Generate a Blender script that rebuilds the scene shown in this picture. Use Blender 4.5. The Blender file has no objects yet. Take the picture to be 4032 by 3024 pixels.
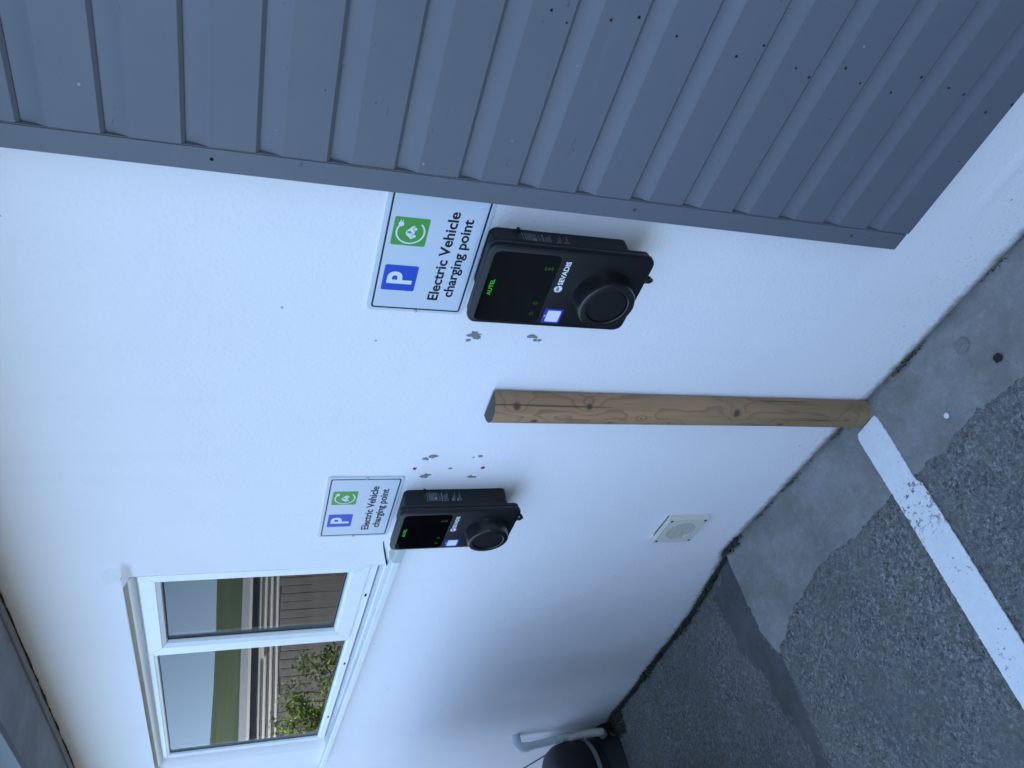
import bpy, bmesh, math, random
from mathutils import Vector, Matrix
random.seed(7)
sc = bpy.context.scene
C = sc.collection
PI = math.pi
# ------------------------------------------------------------------ camera
# world: x along the house wall, y into the wall, z up; wall face is y = 0, ground z = 0.
# The photograph was taken with the phone turned on its side: world up points to image left.
cam_d = bpy.data.cameras.new('camera'); cam = bpy.data.objects.new('camera', cam_d); C.objects.link(cam)
ROW0 = (0.27488322, -0.19817944, -0.94083161)   # image right
ROW1 = (-0.65009152, -0.75926331, -0.03000417)  # image down
ROW2 = (-0.70839271, 0.61987429, -0.33754352)   # view direction
m = Matrix(((ROW0[0], -ROW1[0], -ROW2[0], 0.0), (ROW0[1], -ROW1[1], -ROW2[1], -1.25),
            (ROW0[2], -ROW1[2], -ROW2[2], 1.88125), (0, 0, 0, 1)))
cam.matrix_world = m
cam_d.sensor_fit = 'HORIZONTAL'; cam_d.sensor_width = 36.0; cam_d.lens = 36.0 * 3036.5 / 4032.0
cam_d.clip_start = 0.02; cam_d.clip_end = 5000.0
sc.camera = cam
# ------------------------------------------------------------------ light
SUN_EL, SUN_AZ = math.radians(28), math.radians(10)       # azimuth measured from +y (behind the house) towards +x
w = bpy.data.worlds.new('World'); sc.world = w; w.use_nodes = True
nt = w.node_tree; nt.nodes.clear()
sky = nt.nodes.new('ShaderNodeTexSky'); sky.sky_type = 'NISHITA'; sky.sun_disc = False
sky.sun_elevation = SUN_EL; sky.sun_rotation = SUN_AZ
sky.air_density = 1.0; sky.dust_density = 0.2; sky.ozone_density = 0.0; sky.altitude = 0
bg = nt.nodes.new('ShaderNodeBackground'); bg.inputs['Strength'].default_value = 0.14
wo = nt.nodes.new('ShaderNodeOutputWorld')
# the milky band Nishita puts on the horizon is absent in the photograph's clear maritime sky: read the sky a little higher up, all the way round
tcw = nt.nodes.new('ShaderNodeTexCoord'); mpw = nt.nodes.new('ShaderNodeMapping'); mpw.inputs['Scale'].default_value = (1, 1, 0.8); mpw.inputs['Location'].default_value = (0, 0, 0.25)
nt.links.new(tcw.outputs['Generated'], mpw.inputs[0]); nt.links.new(mpw.outputs[0], sky.inputs[0])
nt.links.new(sky.outputs[0], bg.inputs[0]); nt.links.new(bg.outputs[0], wo.inputs[0])
sd = bpy.data.lights.new('sun', 'SUN'); so = bpy.data.objects.new('sun', sd); C.objects.link(so)
sd.energy = 3.0; sd.angle = math.radians(0.5); sd.color = (1.0, 0.95, 0.87)
to_sun = Vector((math.sin(SUN_AZ) * math.cos(SUN_EL), math.cos(SUN_AZ) * math.cos(SUN_EL), math.sin(SUN_EL)))
so.rotation_euler = to_sun.to_track_quat('Z', 'Y').to_euler(); so.location = (3, 6, 12)
vs = sc.view_settings; vs.view_transform = 'Standard'; vs.look = 'None'; vs.gamma = 1.0; vs.use_curve_mapping = False
vs.exposure = 2.52
sc.cycles.max_bounces = 8

# ------------------------------------------------------------------ helpers
def link_mesh(name, me, mat=None, parent=None, smooth=False):
    o = bpy.data.objects.new(name, me); C.objects.link(o)
    if mat: me.materials.append(mat)
    if parent: o.parent = parent
    if smooth: me.polygons.foreach_set('use_smooth', [True] * len(me.polygons))
    return o
def thing(name, label, cat, loc=(0, 0, 0), group=None):
    o = bpy.data.objects.new(name, None); C.objects.link(o); o.location = loc
    o.empty_display_size = 0.1
    o['label'] = label; o['category'] = cat
    if group: o['group'] = group
    return o
def tag(o, label, cat, group=None):
    o['label'] = label; o['category'] = cat
    if group: o['group'] = group
    return o
class MB:
    def __init__(s): s.v = []; s.f = []
    def add(s, vs_, fs):
        n = len(s.v); s.v += [tuple(p) for p in vs_]; s.f += [tuple(i + n for i in f) for f in fs]; return s
    def box(s, x0, x1, y0, y1, z0, z1):
        return s.add([(x, y, z) for z in (z0, z1) for y in (y0, y1) for x in (x0, x1)],
            [(0, 2, 3, 1), (4, 5, 7, 6), (0, 1, 5, 4), (2, 6, 7, 3), (0, 4, 6, 2), (1, 3, 7, 5)])
    def prism(s, pts, fa, fb):             # pts: 2D outline, fa/fb map a 2D point to 3D at either end
        n = len(pts)
        vs_ = [fa(p) for p in pts] + [fb(p) for p in pts]
        return s.add(vs_, [tuple(range(n))[::-1], tuple(range(n, 2 * n))] + [(i, (i + 1) % n, n + (i + 1) % n, n + i) for i in range(n)])
    def tube(s, path, r, n=12, cap=True):
        P = [Vector(p) for p in path]; rings = []
        up = Vector((0, 0, 1))
        for i, p in enumerate(P):
            d = (P[min(i + 1, len(P) - 1)] - P[max(i - 1, 0)]).normalized()
            a = d.cross(up)
            if a.length < 0.1: a = d.cross(Vector((0, 1, 0)))
            a.normalize(); b = d.cross(a).normalized()
            if rings and a.dot(la) < 0: a = -a; b = -b
            la = a
            rr = r[i] if isinstance(r, (list, tuple)) else r
            rings.append([p + a * (rr * math.cos(2 * PI * k / n)) + b * (rr * math.sin(2 * PI * k / n)) for k in range(n)])
        vs_ = [q for R_ in rings for q in R_]
        fs = [(i * n + k, i * n + (k + 1) % n, (i + 1) * n + (k + 1) % n, (i + 1) * n + k) for i in range(len(P) - 1) for k in range(n)]
        if cap: fs += [tuple(range(n))[::-1], tuple(range((len(P) - 1) * n, len(P) * n))]
        return s.add(vs_, fs)
    def lathe(s, prof, c, axis='z', n=40, cap=True):    # prof: (radius, height)
        vs_ = []
        for r, h in prof:
            for k in range(n):
                a = 2 * PI * k / n
                if axis == 'z': vs_.append((c[0] + r * math.cos(a), c[1] + r * math.sin(a), c[2] + h))
                else: vs_.append((c[0] + r * math.cos(a), c[1] - h, c[2] + r * math.sin(a)))
        fs = [(i * n + k, i * n + (k + 1) % n, (i + 1) * n + (k + 1) % n, (i + 1) * n + k) for i in range(len(prof) - 1) for k in range(n)]
        if cap: fs += [tuple(range(n))[::-1], tuple(range((len(prof) - 1) * n, len(prof) * n))]
        return s.add(vs_, fs)
    def build(s, name, mat, parent=None, smooth=False, bevel=0, seg=2, angle=None):
        me = bpy.data.meshes.new(name); me.from_pydata(s.v, [], s.f); me.update()
        bm = bmesh.new(); bm.from_mesh(me)
        if bevel:
            es = [e for e in bm.edges if len(e.link_faces) == 2 and e.calc_face_angle(0) > 0.5]
            bmesh.ops.bevel(bm, geom=es, offset=bevel, segments=seg, affect='EDGES', clamp_overlap=True)
        bmesh.ops.recalc_face_normals(bm, faces=bm.faces)
        if angle:
            for f in bm.faces: f.smooth = True
            for e in bm.edges:
                if len(e.link_faces) == 2 and e.calc_face_angle(0) > angle: e.smooth = False
        bm.to_mesh(me); bm.free()
        return link_mesh(name, me, mat, parent, smooth)
def rrect(x0, x1, z0, z1, r, n=5):
    out = []
    for cx, cz, a0 in ((x1 - r, z1 - r, 0), (x0 + r, z1 - r, 90), (x0 + r, z0 + r, 180), (x1 - r, z0 + r, 270)):
        for k in range(n + 1):
            a = math.radians(a0 + 90 * k / n); out.append((cx + r * math.cos(a), cz + r * math.sin(a)))
    return out
def vfun(y): return lambda p: (p[0], y, p[1])
def text_mesh(body, x0, x1, z0, z1, y, off=0.0, full=True, depth=0.0006):
    """lettering as a thin mesh in the xz plane, fitted to the box x0..x1 / z0..z1, facing -y"""
    cu = bpy.data.curves.new('lettering', 'FONT'); cu.body = body; cu.size = 1.0; cu.offset = off; cu.extrude = 0.0
    cu.resolution_u = 4
    o = bpy.data.objects.new('lettering', cu); C.objects.link(o)
    dg = bpy.context.evaluated_depsgraph_get()
    me = bpy.data.meshes.new_from_object(o.evaluated_get(dg))
    bpy.data.objects.remove(o)
    xs = [v.co.x for v in me.vertices]; ys = [v.co.y for v in me.vertices]
    ax, bx = min(xs), max(xs); ay, by = (min(ys), max(ys)) if full else (0.0, full_cap)
    for v in me.vertices:
        u = (v.co.x - ax) / (bx - ax); t = (v.co.y - ay) / (by - ay)
        v.co = (x0 + u * (x1 - x0), y, z0 + t * (z1 - z0))
    return me
full_cap = 0.729
def letters(name, body, x0, x1, z0, z1, y, mat, parent, off=0.0, full=True):
    me = text_mesh(body, x0, x1, z0, z1, y, off, full)
    bm = bmesh.new(); bm.from_mesh(me)
    bmesh.ops.recalc_face_normals(bm, faces=bm.faces)
    for f in bm.faces:
        if f.normal.y > 0: f.normal_flip()
    bm.to_mesh(me); bm.free()
    return link_mesh(name, me, mat, parent)
def interp(tab, x):
    if x <= tab[0][0]: return tab[0][1]
    for (a, fa), (b, fb) in zip(tab, tab[1:]):
        if x <= b: return fa + (fb - fa) * (x - a) / (b - a)
    return tab[-1][1]
def sstep(a, b, x):
    t = max(0.0, min(1.0, (x - a) / (b - a))); return t * t * (3 - 2 * t)
from mathutils import noise as mnoise
def nz(x, y, z=0.0, s=1.0): return mnoise.noise(Vector((x * s, y * s, z * s)))

# ------------------------------------------------------------------ materials
class N:
    """tiny wrapper for writing node materials"""
    def __init__(s, name, rough=0.6, spec=0.5):
        s.m = bpy.data.materials.new(name); s.m.use_nodes = True; s.t = s.m.node_tree; s.t.nodes.clear()
        s.out = s.t.nodes.new('ShaderNodeOutputMaterial'); s.b = s.t.nodes.new('ShaderNodeBsdfPrincipled')
        s.t.links.new(s.b.outputs[0], s.out.inputs[0])
        s.b.inputs['Roughness'].default_value = rough; s.b.inputs['Specular IOR Level'].default_value = spec
        s.tc = s.t.nodes.new('ShaderNodeTexCoord'); s.co = s.tc.outputs['Object']; s.h = None
    def n(s, k, **kw):
        x = s.t.nodes.new(k)
        for a, b in kw.items(): setattr(x, a, b)
        return x
    def set(s, inp, v):
        if hasattr(v, 'is_output'): s.t.links.new(v, inp)
        elif isinstance(v, (tuple, list)) and len(v) == 3 and inp.type == 'RGBA': inp.default_value = (*v, 1)
        else: inp.default_value = v
    def map(s, scale=(1, 1, 1), loc=(0, 0, 0), rot=(0, 0, 0), co=None):
        x = s.n('ShaderNodeMapping'); s.set(x.inputs[0], co or s.co)
        x.inputs['Location'].default_value = loc; x.inputs['Scale'].default_value = scale; x.inputs['Rotation'].default_value = rot
        return x.outputs[0]
    def noise(s, scale, detail=4, rough=0.55, dist=0.0, co=None):
        x = s.n('ShaderNodeTexNoise'); s.set(x.inputs['Vector'], co or s.co)
        x.inputs['Scale'].default_value = scale; x.inputs['Detail'].default_value = detail
        x.inputs['Roughness'].default_value = rough; x.inputs['Distortion'].default_value = dist
        return x.outputs[0]
    def voro(s, scale, feature='F1', co=None, out=0, rnd=1.0):
        x = s.n('ShaderNodeTexVoronoi', feature=feature); s.set(x.inputs['Vector'], co or s.co)
        x.inputs['Scale'].default_value = scale; x.inputs['Randomness'].default_value = rnd
        return x.outputs[out]
    def ramp(s, fac, stops, interp_='LINEAR'):
        x = s.n('ShaderNodeValToRGB'); s.set(x.inputs[0], fac); e = x.color_ramp.elements; x.color_ramp.interpolation = interp_
        while len(e) < len(stops): e.new(0.5)
        for el, (p, c) in zip(e, stops):
            el.position = p; el.color = (c, c, c, 1) if isinstance(c, (int, float)) else (*c, 1)
        return x.outputs[0]
    def math(s, op, a, b=0.0, c=None, clamp=False):
        x = s.n('ShaderNodeMath', operation=op, use_clamp=clamp); s.set(x.inputs[0], a); s.set(x.inputs[1], b)
        if c is not None: s.set(x.inputs[2], c)
        return x.outputs[0]
    def mix(s, fac, a, b, blend='MIX'):
        x = s.n('ShaderNodeMix', data_type='RGBA', blend_type=blend); s.set(x.inputs[0], fac); s.set(x.inputs[6], a); s.set(x.inputs[7], b)
        return x.outputs[2]
    def sep(s, co=None):
        x = s.n('ShaderNodeSeparateXYZ'); s.set(x.inputs[0], co or s.co); return x.outputs
    def smooth(s, v, a, b):                     # 0 at a, 1 at b
        x = s.n('ShaderNodeMapRange', interpolation_type='SMOOTHSTEP'); s.set(x.inputs[0], v)
        x.inputs[1].default_value = a; x.inputs[2].default_value = b; return x.outputs[0]
    def dist(s, p, scale=(1, 1, 1), co=None):
        x = s.n('ShaderNodeVectorMath', operation='SUBTRACT'); s.set(x.inputs[0], co or s.co); x.inputs[1].default_value = p
        y = s.n('ShaderNodeVectorMath', operation='MULTIPLY'); s.set(y.inputs[0], x.outputs[0]); y.inputs[1].default_value = scale
        z = s.n('ShaderNodeVectorMath', operation='LENGTH'); s.set(z.inputs[0], y.outputs[0]); return z.outputs['Value']
    def bump(s, height, strength=0.3, distance=0.01):
        x = s.n('ShaderNodeBump'); s.set(x.inputs['Height'], height); x.inputs['Strength'].default_value = strength
        x.inputs['Distance'].default_value = distance
        if s.h is not None: s.set(x.inputs['Normal'], s.h)
        s.h = x.outputs[0]; s.set(s.b.inputs['Normal'], s.h); return s
    def color(s, c): s.set(s.b.inputs['Base Color'], c); return s
    def rough(s, r): s.set(s.b.inputs['Roughness'], r); return s
def plain(name, c, rough=0.5, spec=0.5, var=0.08, scale=30, bump=0.0, metal=0.0):
    M_ = N(name, rough, spec); f = M_.noise(scale, 5)
    M_.color(M_.mix(M_.math('MULTIPLY', f, var * 2), c, tuple(x * 0.6 for x in c)))
    if bump: M_.bump(M_.noise(scale * 8, 3), bump, 0.002)
    M_.b.inputs['Metallic'].default_value = metal
    return M_.m

def mat_wall():
    M_ = N('white masonry paint', 0.75, 0.3)
    x, y, z = M_.sep()
    big = M_.noise(1.3, 4, 0.6)
    col = M_.mix(M_.ramp(big, [(0.35, 0.0), (0.7, 0.6)]), (0.835, 0.795, 0.79), (0.785, 0.75, 0.745))
    # fine grime
    fine = M_.ramp(M_.noise(55, 3, 0.7), [(0.68, 0.0), (0.8, 0.35)])
    col = M_.mix(fine, col, (0.62, 0.63, 0.63))
    # brown tide mark under the soffit
    st = M_.math('MULTIPLY', M_.smooth(M_.math('ADD', z, M_.math('MULTIPLY', M_.noise(9, 4), 0.06)), 2.520, 2.585), 0.5)
    col = M_.mix(st, col, (0.60, 0.49, 0.33))
    # yellow-brown tint around each unit's lower right corner
    for px, pz in ((-0.94, 1.045), (-1.925, 1.05)):
        d = M_.dist((px, 0, pz), (1, 0.0, 0.8))
        d = M_.math('ADD', d, M_.math('MULTIPLY', M_.noise(18, 4), 0.05))
        col = M_.mix(M_.math('MULTIPLY', M_.smooth(d, 0.10, 0.03), 0.45), col, (0.72, 0.62, 0.46))
    stk = M_.ramp(M_.noise(1, 4, 0.6, co=M_.map((9, 9, 0.7))), [(0.55, 0.0), (0.78, 0.14)])
    col = M_.mix(stk, col, (0.66, 0.65, 0.62))
    # splash dirt near the ground: thin green-grey flecks
    gl = M_.ramp(M_.math('MULTIPLY', M_.math('ADD', x, 5.0), 0.3333), [(p, v) for p, v in ((0.0, 0.38), (0.157, 0.345), (0.203, 0.308), (0.337, 0.271), (0.43, 0.231), (0.6, 0.169), (0.683, 0.135), (0.773, 0.077), (0.833, 0.036), (0.862, 0.0))])
    above = M_.math('ADD', z, gl)
    low = M_.smooth(above, 0.30, 0.0)
    fl = M_.ramp(M_.noise(70, 4, 0.75, co=M_.map((1.6, 1, 0.7))), [(0.60, 0.0), (0.66, 1.0)])
    col = M_.mix(M_.math('MULTIPLY', M_.math('MULTIPLY', fl, low), 0.55), col, (0.25, 0.25, 0.20))
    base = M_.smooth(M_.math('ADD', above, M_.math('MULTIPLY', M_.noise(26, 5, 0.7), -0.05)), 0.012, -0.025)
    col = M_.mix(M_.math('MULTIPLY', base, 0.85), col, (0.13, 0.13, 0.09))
    # sparse specks (flies, chips)
    sp = M_.ramp(M_.voro(7.0), [(0.018, 1.0), (0.03, 0.0)])
    col = M_.mix(M_.math('MULTIPLY', sp, 0.6), col, (0.18, 0.18, 0.17))
    M_.color(col)
    M_.bump(M_.noise(3.0, 3), 0.22, 0.02)
    M_.bump(M_.noise(95, 3, 0.55), 0.5, 0.003)
    M_.bump(M_.ramp(M_.voro(26), [(0.05, 1.0), (0.22, 0.0)]), 0.25, 0.0015)
    return M_.m
def mat_cladding(name='grey cladding paint', c=(0.126, 0.133, 0.154)):
    M_ = N(name, 0.5, 0.4)
    a = M_.noise(2.2, 4, 0.6); b = M_.noise(24, 4, 0.7, co=M_.map((0.25, 1, 1)))
    col = M_.mix(M_.ramp(a, [(0.3, 0.0), (0.7, 0.7)]), c, tuple(q * 0.85 for q in c))
    col = M_.mix(M_.ramp(b, [(0.62, 0.0), (0.78, 0.4)]), col, tuple(q * 1.25 for q in c))
    sc_ = M_.ramp(M_.noise(30, 2, 0.5, 1.2, co=M_.map((1, 1, 4), rot=(0, 0.5, 0))), [(0.725, 0.0), (0.77, 0.6)])
    col = M_.mix(sc_, col, (0.05, 0.05, 0.055))
    sp = M_.ramp(M_.voro(13.0, co=M_.map((1, 1, 1), loc=(0.3, 0, 0.2))), [(0.02, 1.0), (0.035, 0.0)])
    col = M_.mix(M_.math('MULTIPLY', sp, 0.5), col, (0.5, 0.52, 0.55))
    M_.color(col); M_.rough(M_.ramp(a, [(0.3, 0.42), (0.7, 0.58)]))
    M_.bump(M_.noise(40, 4, 0.6, co=M_.map((0.12, 1, 1))), 0.12, 0.002)
    M_.bump(M_.noise(220, 2), 0.1, 0.0008)
    return M_.m
def mat_aggregate():
    M_ = N('exposed aggregate concrete', 0.85, 0.25)
    warp = M_.noise(30, 3)
    wv_ = M_.n('ShaderNodeVectorMath', operation='ADD'); wn = M_.n('ShaderNodeTexNoise'); M_.set(wn.inputs['Vector'], M_.co); wn.inputs['Scale'].default_value = 90
    ws = M_.n('ShaderNodeVectorMath', operation='SCALE'); M_.set(ws.inputs[0], wn.outputs['Color']); ws.inputs['Scale'].default_value = 0.008
    M_.set(wv_.inputs[0], M_.co); M_.set(wv_.inputs[1], ws.outputs[0]); wc = wv_.outputs[0]
    v1 = M_.voro(105, out=1, co=wc); g1 = M_.n('ShaderNodeRGBToBW'); M_.set(g1.inputs[0], v1)
    v2 = M_.voro(250, out=1, co=wc); g2 = M_.n('ShaderNodeRGBToBW'); M_.set(g2.inputs[0], v2)
    mixv = M_.math('ADD', M_.math('MULTIPLY', g1.outputs[0], 0.5), M_.math('MULTIPLY', g2.outputs[0], 0.5))
    col = M_.ramp(mixv, [(0.22, (0.028, 0.029, 0.029)), (0.40, (0.115, 0.112, 0.106)), (0.60, (0.185, 0.18, 0.172)), (0.72, (0.28, 0.275, 0.262)), (0.86, (0.42, 0.41, 0.395))])
    patch = M_.ramp(M_.noise(3.2, 4, 0.65), [(0.46, 0.0), (0.66, 1.0)])
    col = M_.mix(M_.math('MULTIPLY', patch, 0.5), col, (0.185, 0.182, 0.172))
    dk = M_.ramp(M_.noise(2.3, 6, 0.75, co=M_.map(loc=(4, 2, 0))), [(0.42, 0.0), (0.66, 0.6)])
    col = M_.mix(dk, col, (0.085, 0.086, 0.082))
    green = M_.ramp(M_.noise(5.5, 5, 0.75, co=M_.map(loc=(9, 5, 0))), [(0.48, 0.0), (0.68, 0.55)])
    col = M_.mix(green, col, (0.12, 0.122, 0.072))
    rust = M_.math('MULTIPLY', M_.ramp(M_.noise(4.3, 4, 0.6, co=M_.map((1, 2, 1), loc=(1.7, 3.1, 0))), [(0.68, 0.0), (0.74, 0.5)]), 1.0)
    col = M_.mix(rust, col, (0.15, 0.085, 0.03))
    ton = M_.ramp(M_.noise(14, 5, 0.7, co=M_.map(loc=(2, 8, 0))), [(0.35, 0.0), (0.65, 0.45)])
    col = M_.mix(ton, col, (0.15, 0.148, 0.14))
    M_.color(col)
    M_.bump(M_.noise(9, 3), 0.3, 0.02)
    M_.bump(mixv, 0.35, 0.003)
    M_.bump(M_.noise(260, 3, 0.7), 0.5, 0.002)
    return M_.m
def mat_concrete(name='smooth trowelled concrete', c=(0.285, 0.275, 0.262), d=0.0):
    M_ = N(name, 0.8, 0.3)
    a = M_.noise(4.5, 5, 0.65); b = M_.noise(34, 5, 0.75)
    col = M_.mix(M_.ramp(a, [(0.3, 0.0), (0.72, 1.0)]), c, tuple(q * 0.58 for q in c))
    col = M_.mix(M_.ramp(b, [(0.5, 0.0), (0.75, 0.5)]), col, tuple(q * 1.3 for q in c))
    col = M_.mix(M_.ramp(M_.noise(7, 5, 0.7, co=M_.map(loc=(3, 1, 0))), [(0.48, 0.0), (0.70, 0.6)]), col, tuple(q * 0.62 * k_ for q, k_ in zip(c, (0.95, 1.0, 0.78))))
    pit = M_.ramp(M_.voro(60), [(0.05, 1.0), (0.09, 0.0)])
    col = M_.mix(M_.math('MULTIPLY', pit, 0.5), col, (0.07, 0.07, 0.07))
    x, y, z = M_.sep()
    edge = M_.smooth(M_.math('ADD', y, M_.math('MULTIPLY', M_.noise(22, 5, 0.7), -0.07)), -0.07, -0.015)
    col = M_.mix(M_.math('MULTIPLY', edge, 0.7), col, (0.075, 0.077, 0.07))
    M_.color(col)
    spk = M_.ramp(M_.noise(120, 3, 0.8), [(0.36, 1.0), (0.42, 0.0)])
    col = M_.mix(M_.math('MULTIPLY', spk, 0.35), col, tuple(q * 0.35 for q in c)); M_.color(col)
    M_.bump(a, 0.15, 0.01); M_.bump(M_.noise(140, 4, 0.7), 0.35, 0.0018)
    return M_.m
def mat_line():
    M_ = N('worn white road paint', 0.7, 0.3)
    x, y, z = M_.sep()
    worn = M_.smooth(y, -0.27, -0.31)                        # scuffed where it runs onto the rough concrete
    worn2 = M_.math('MULTIPLY', worn, M_.smooth(y, -0.52, -0.33))
    nn = M_.noise(75, 4, 0.7)
    th = M_.math('ADD', nn, M_.math('MULTIPLY', M_.noise(11, 3), 0.35))
    gone = M_.math('ADD', M_.math('MULTIPLY', M_.smooth(th, 0.72, 0.77), worn2), M_.math('MULTIPLY', M_.smooth(th, 0.83, 0.86), 0.75), clamp=True)
    col = M_.mix(M_.ramp(M_.noise(40, 4, 0.7), [(0.4, 0.0), (0.75, 0.6)]), (0.80, 0.80, 0.79), (0.66, 0.67, 0.66))
    col = M_.mix(gone, col, (0.17, 0.165, 0.155))
    M_.color(col); M_.bump(M_.voro(110), M_.h or 0.25, 0.002)
    M_.bump(M_.noise(200, 3), 0.3, 0.001)
    return M_.m
KNOTS = [(0.034, 1.185, 0.012), (-0.010, 1.125, 0.011), (0.036, 0.975, 0.010), (-0.014, 0.90, 0.007), (0.008, 0.81, 0.005), (-0.015, 0.71, 0.007), (0.030, 0.50, 0.013), (-0.010, 0.325, 0.011), (0.012, 0.09, 0.004)]
def mat_wood():
    M_ = N('weathered pine', 0.7, 0.3)
    x, y, z = M_.sep()
    f = M_.math('ADD', M_.math('MULTIPLY', M_.math('MULTIPLY', x, x), 220.0), M_.math('MULTIPLY', M_.noise(1.0, 3, 0.5, 0.3, co=M_.map((14, 14, 2.6))), 2.6))
    dark = None
    for kx, kz, kr in KNOTS:
        d = M_.dist((kx, 0, kz), (1.0, 0.0, 0.55))
        g = M_.math('POWER', 2.718, M_.math('MULTIPLY', M_.math('MULTIPLY', d, d), -1.0 / (0.022 ** 2)))
        f = M_.math('ADD', f, M_.math('MULTIPLY', g, 0.9))
        dd = M_.dist((kx, 0, kz), (1.0, 0.0, 0.8))
        k = M_.smooth(M_.math('ADD', dd, M_.math('MULTIPLY', M_.noise(160, 2), 0.006)), kr + 0.003, kr * 0.55)
        dark = k if dark is None else M_.math('MAXIMUM', dark, k)
    fr = M_.math('FRACT', M_.math('MULTIPLY', f, 1.9))
    ring = M_.ramp(fr, [(0.0, 0.0), (0.72, 0.12), (0.93, 1.0), (0.99, 0.75), (1.0, 0.0)])
    base = M_.mix(M_.ramp(M_.noise(1, 4, 0.6, co=M_.map((18, 18, 2.2))), [(0.3, 0.0), (0.7, 1.0)]), (0.43, 0.245, 0.125), (0.31, 0.180, 0.098))
    col = M_.mix(M_.math('MULTIPLY', ring, 0.52), base, (0.13, 0.07, 0.03))
    st = M_.ramp(M_.noise(1, 4, 0.6, co=M_.map((90, 90, 3))), [(0.45, 0.0), (0.75, 0.4)])
    col = M_.mix(st, col, (0.17, 0.11, 0.06))
    gr = M_.ramp(M_.noise(1, 3, 0.6, co=M_.map((11, 11, 3), loc=(2, 0, 5))), [(0.5, 0.0), (0.7, 0.5)])
    col = M_.mix(gr, col, (0.25, 0.185, 0.125))
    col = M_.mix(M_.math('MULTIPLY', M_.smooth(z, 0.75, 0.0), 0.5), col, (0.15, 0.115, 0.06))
    col = M_.mix(M_.math('MULTIPLY', dark, 0.85), col, (0.05, 0.036, 0.030))
    ck = M_.ramp(M_.noise(1, 2, 0.5, co=M_.map((60, 60, 1.1), loc=(0, 0, 3))), [(0.685, 0.0), (0.70, 0.75)])
    col = M_.mix(ck, col, (0.06, 0.045, 0.03))
    M_.color(col); M_.bump(ring, 0.12, 0.001); M_.bump(M_.noise(1, 4, 0.7, co=M_.map((300, 300, 12))), 0.2, 0.001)
    return M_.m
def mat_upvc():
    M_ = N('white upvc', 0.32, 0.5)
    col = M_.mix(M_.ramp(M_.noise(9, 5, 0.7), [(0.5, 0.0), (0.75, 0.5)]), (0.80, 0.80, 0.79), (0.66, 0.65, 0.61))
    col = M_.mix(M_.ramp(M_.noise(45, 4, 0.8), [(0.66, 0.0), (0.75, 0.4)]), col, (0.45, 0.44, 0.40))
    M_.color(col); return M_.m
def mat_glass():
    m_ = bpy.data.materials.new('window glass'); m_.use_nodes = True; t = m_.node_tree; t.nodes.clear()
    o = t.nodes.new('ShaderNodeOutputMaterial'); mx = t.nodes.new('ShaderNodeMixShader'); fr = t.nodes.new('ShaderNodeFresnel')
    tr = t.nodes.new('ShaderNodeBsdfTransparent'); gl = t.nodes.new('ShaderNodeBsdfGlossy')
    tr.inputs[0].default_value = (0.80, 0.85, 0.84, 1); gl.inputs['Roughness'].default_value = 0.0; gl.inputs[0].default_value = (0.95, 0.97, 1, 1)
    fr.inputs[0].default_value = 1.38
    tc = t.nodes.new('ShaderNodeTexCoord'); n_ = t.nodes.new('ShaderNodeTexNoise'); n_.inputs['Scale'].default_value = 2.2
    bp = t.nodes.new('ShaderNodeBump'); bp.inputs['Strength'].default_value = 0.02; bp.inputs['Distance'].default_value = 0.004
    t.links.new(tc.outputs['Object'], n_.inputs['Vector']); t.links.new(n_.outputs[0], bp.inputs['Height']); t.links.new(bp.outputs[0], gl.inputs['Normal'])
    t.links.new(fr.outputs[0], mx.inputs[0]); t.links.new(tr.outputs[0], mx.inputs[1]); t.links.new(gl.outputs[0], mx.inputs[2]); t.links.new(mx.outputs[0], o.inputs[0])
    return m_
def mat_leaf(name, a, b):
    M_ = N(name, 0.55, 0.4)
    oi = M_.n('ShaderNodeNewGeometry'); M_.color(M_.mix(oi.outputs['Random Per Island'], a, b))
    return M_.m
def mat_soffit():
    M_ = N('grey painted soffit board', 0.7, 0.3)
    a = M_.noise(5, 5, 0.7); M_.color(M_.mix(M_.ramp(a, [(0.35, 0.0), (0.7, 1.0)]), (0.30, 0.31, 0.33), (0.20, 0.21, 0.23)))
    M_.bump(M_.noise(60, 4), 0.2, 0.002); return M_.m
def mat_fieldgrass():
    M_ = N('grass field', 0.9, 0.1)
    a = M_.noise(0.03, 6, 0.7); b = M_.noise(0.25, 5, 0.7)
    col = M_.mix(M_.ramp(a, [(0.35, 0.0), (0.65, 1.0)]), (0.095, 0.145, 0.075), (0.19, 0.22, 0.12))
    col = M_.mix(M_.ramp(b, [(0.6, 0.0), (0.75, 0.5)]), col, (0.045, 0.07, 0.035))
    col = M_.mix(M_.ramp(M_.noise(0.12, 4, 0.7, co=M_.map((1, 1, 1), loc=(30, 10, 0))), [(0.62, 0.0), (0.70, 0.7)]), col, (0.30, 0.29, 0.22))
    M_.color(col); return M_.m

WALL = mat_wall(); CLAD = mat_cladding(); TRIM = mat_cladding('grey trim paint', (0.126, 0.132, 0.150)); AGG = mat_aggregate()
CONC = mat_concrete(); CHAN = mat_concrete('dark damp concrete', (0.115, 0.116, 0.114)); LINE = mat_line(); WOOD = mat_wood()
UPVC = mat_upvc(); GLASS = mat_glass(); SOFF = mat_soffit(); FIELD = mat_fieldgrass()
BLACK = plain('satin black plastic', (0.0065, 0.007, 0.008), 0.42, 0.35, 0.1, 40, 0.08)
BLACK2 = plain('black textured plastic', (0.0075, 0.009, 0.011), 0.5, 0.35, 0.1, 60, 0.15)
SCREEN = plain('gloss black screen', (0.0025, 0.0025, 0.003), 0.04, 0.5, 0.02, 10)
RINGM = plain('semi gloss black ring', (0.010, 0.010, 0.010), 0.28, 0.5, 0.05, 20)
GREENL = plain('bright green print', (0.06, 0.52, 0.02), 0.5, 0.3, 0.02)
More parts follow.
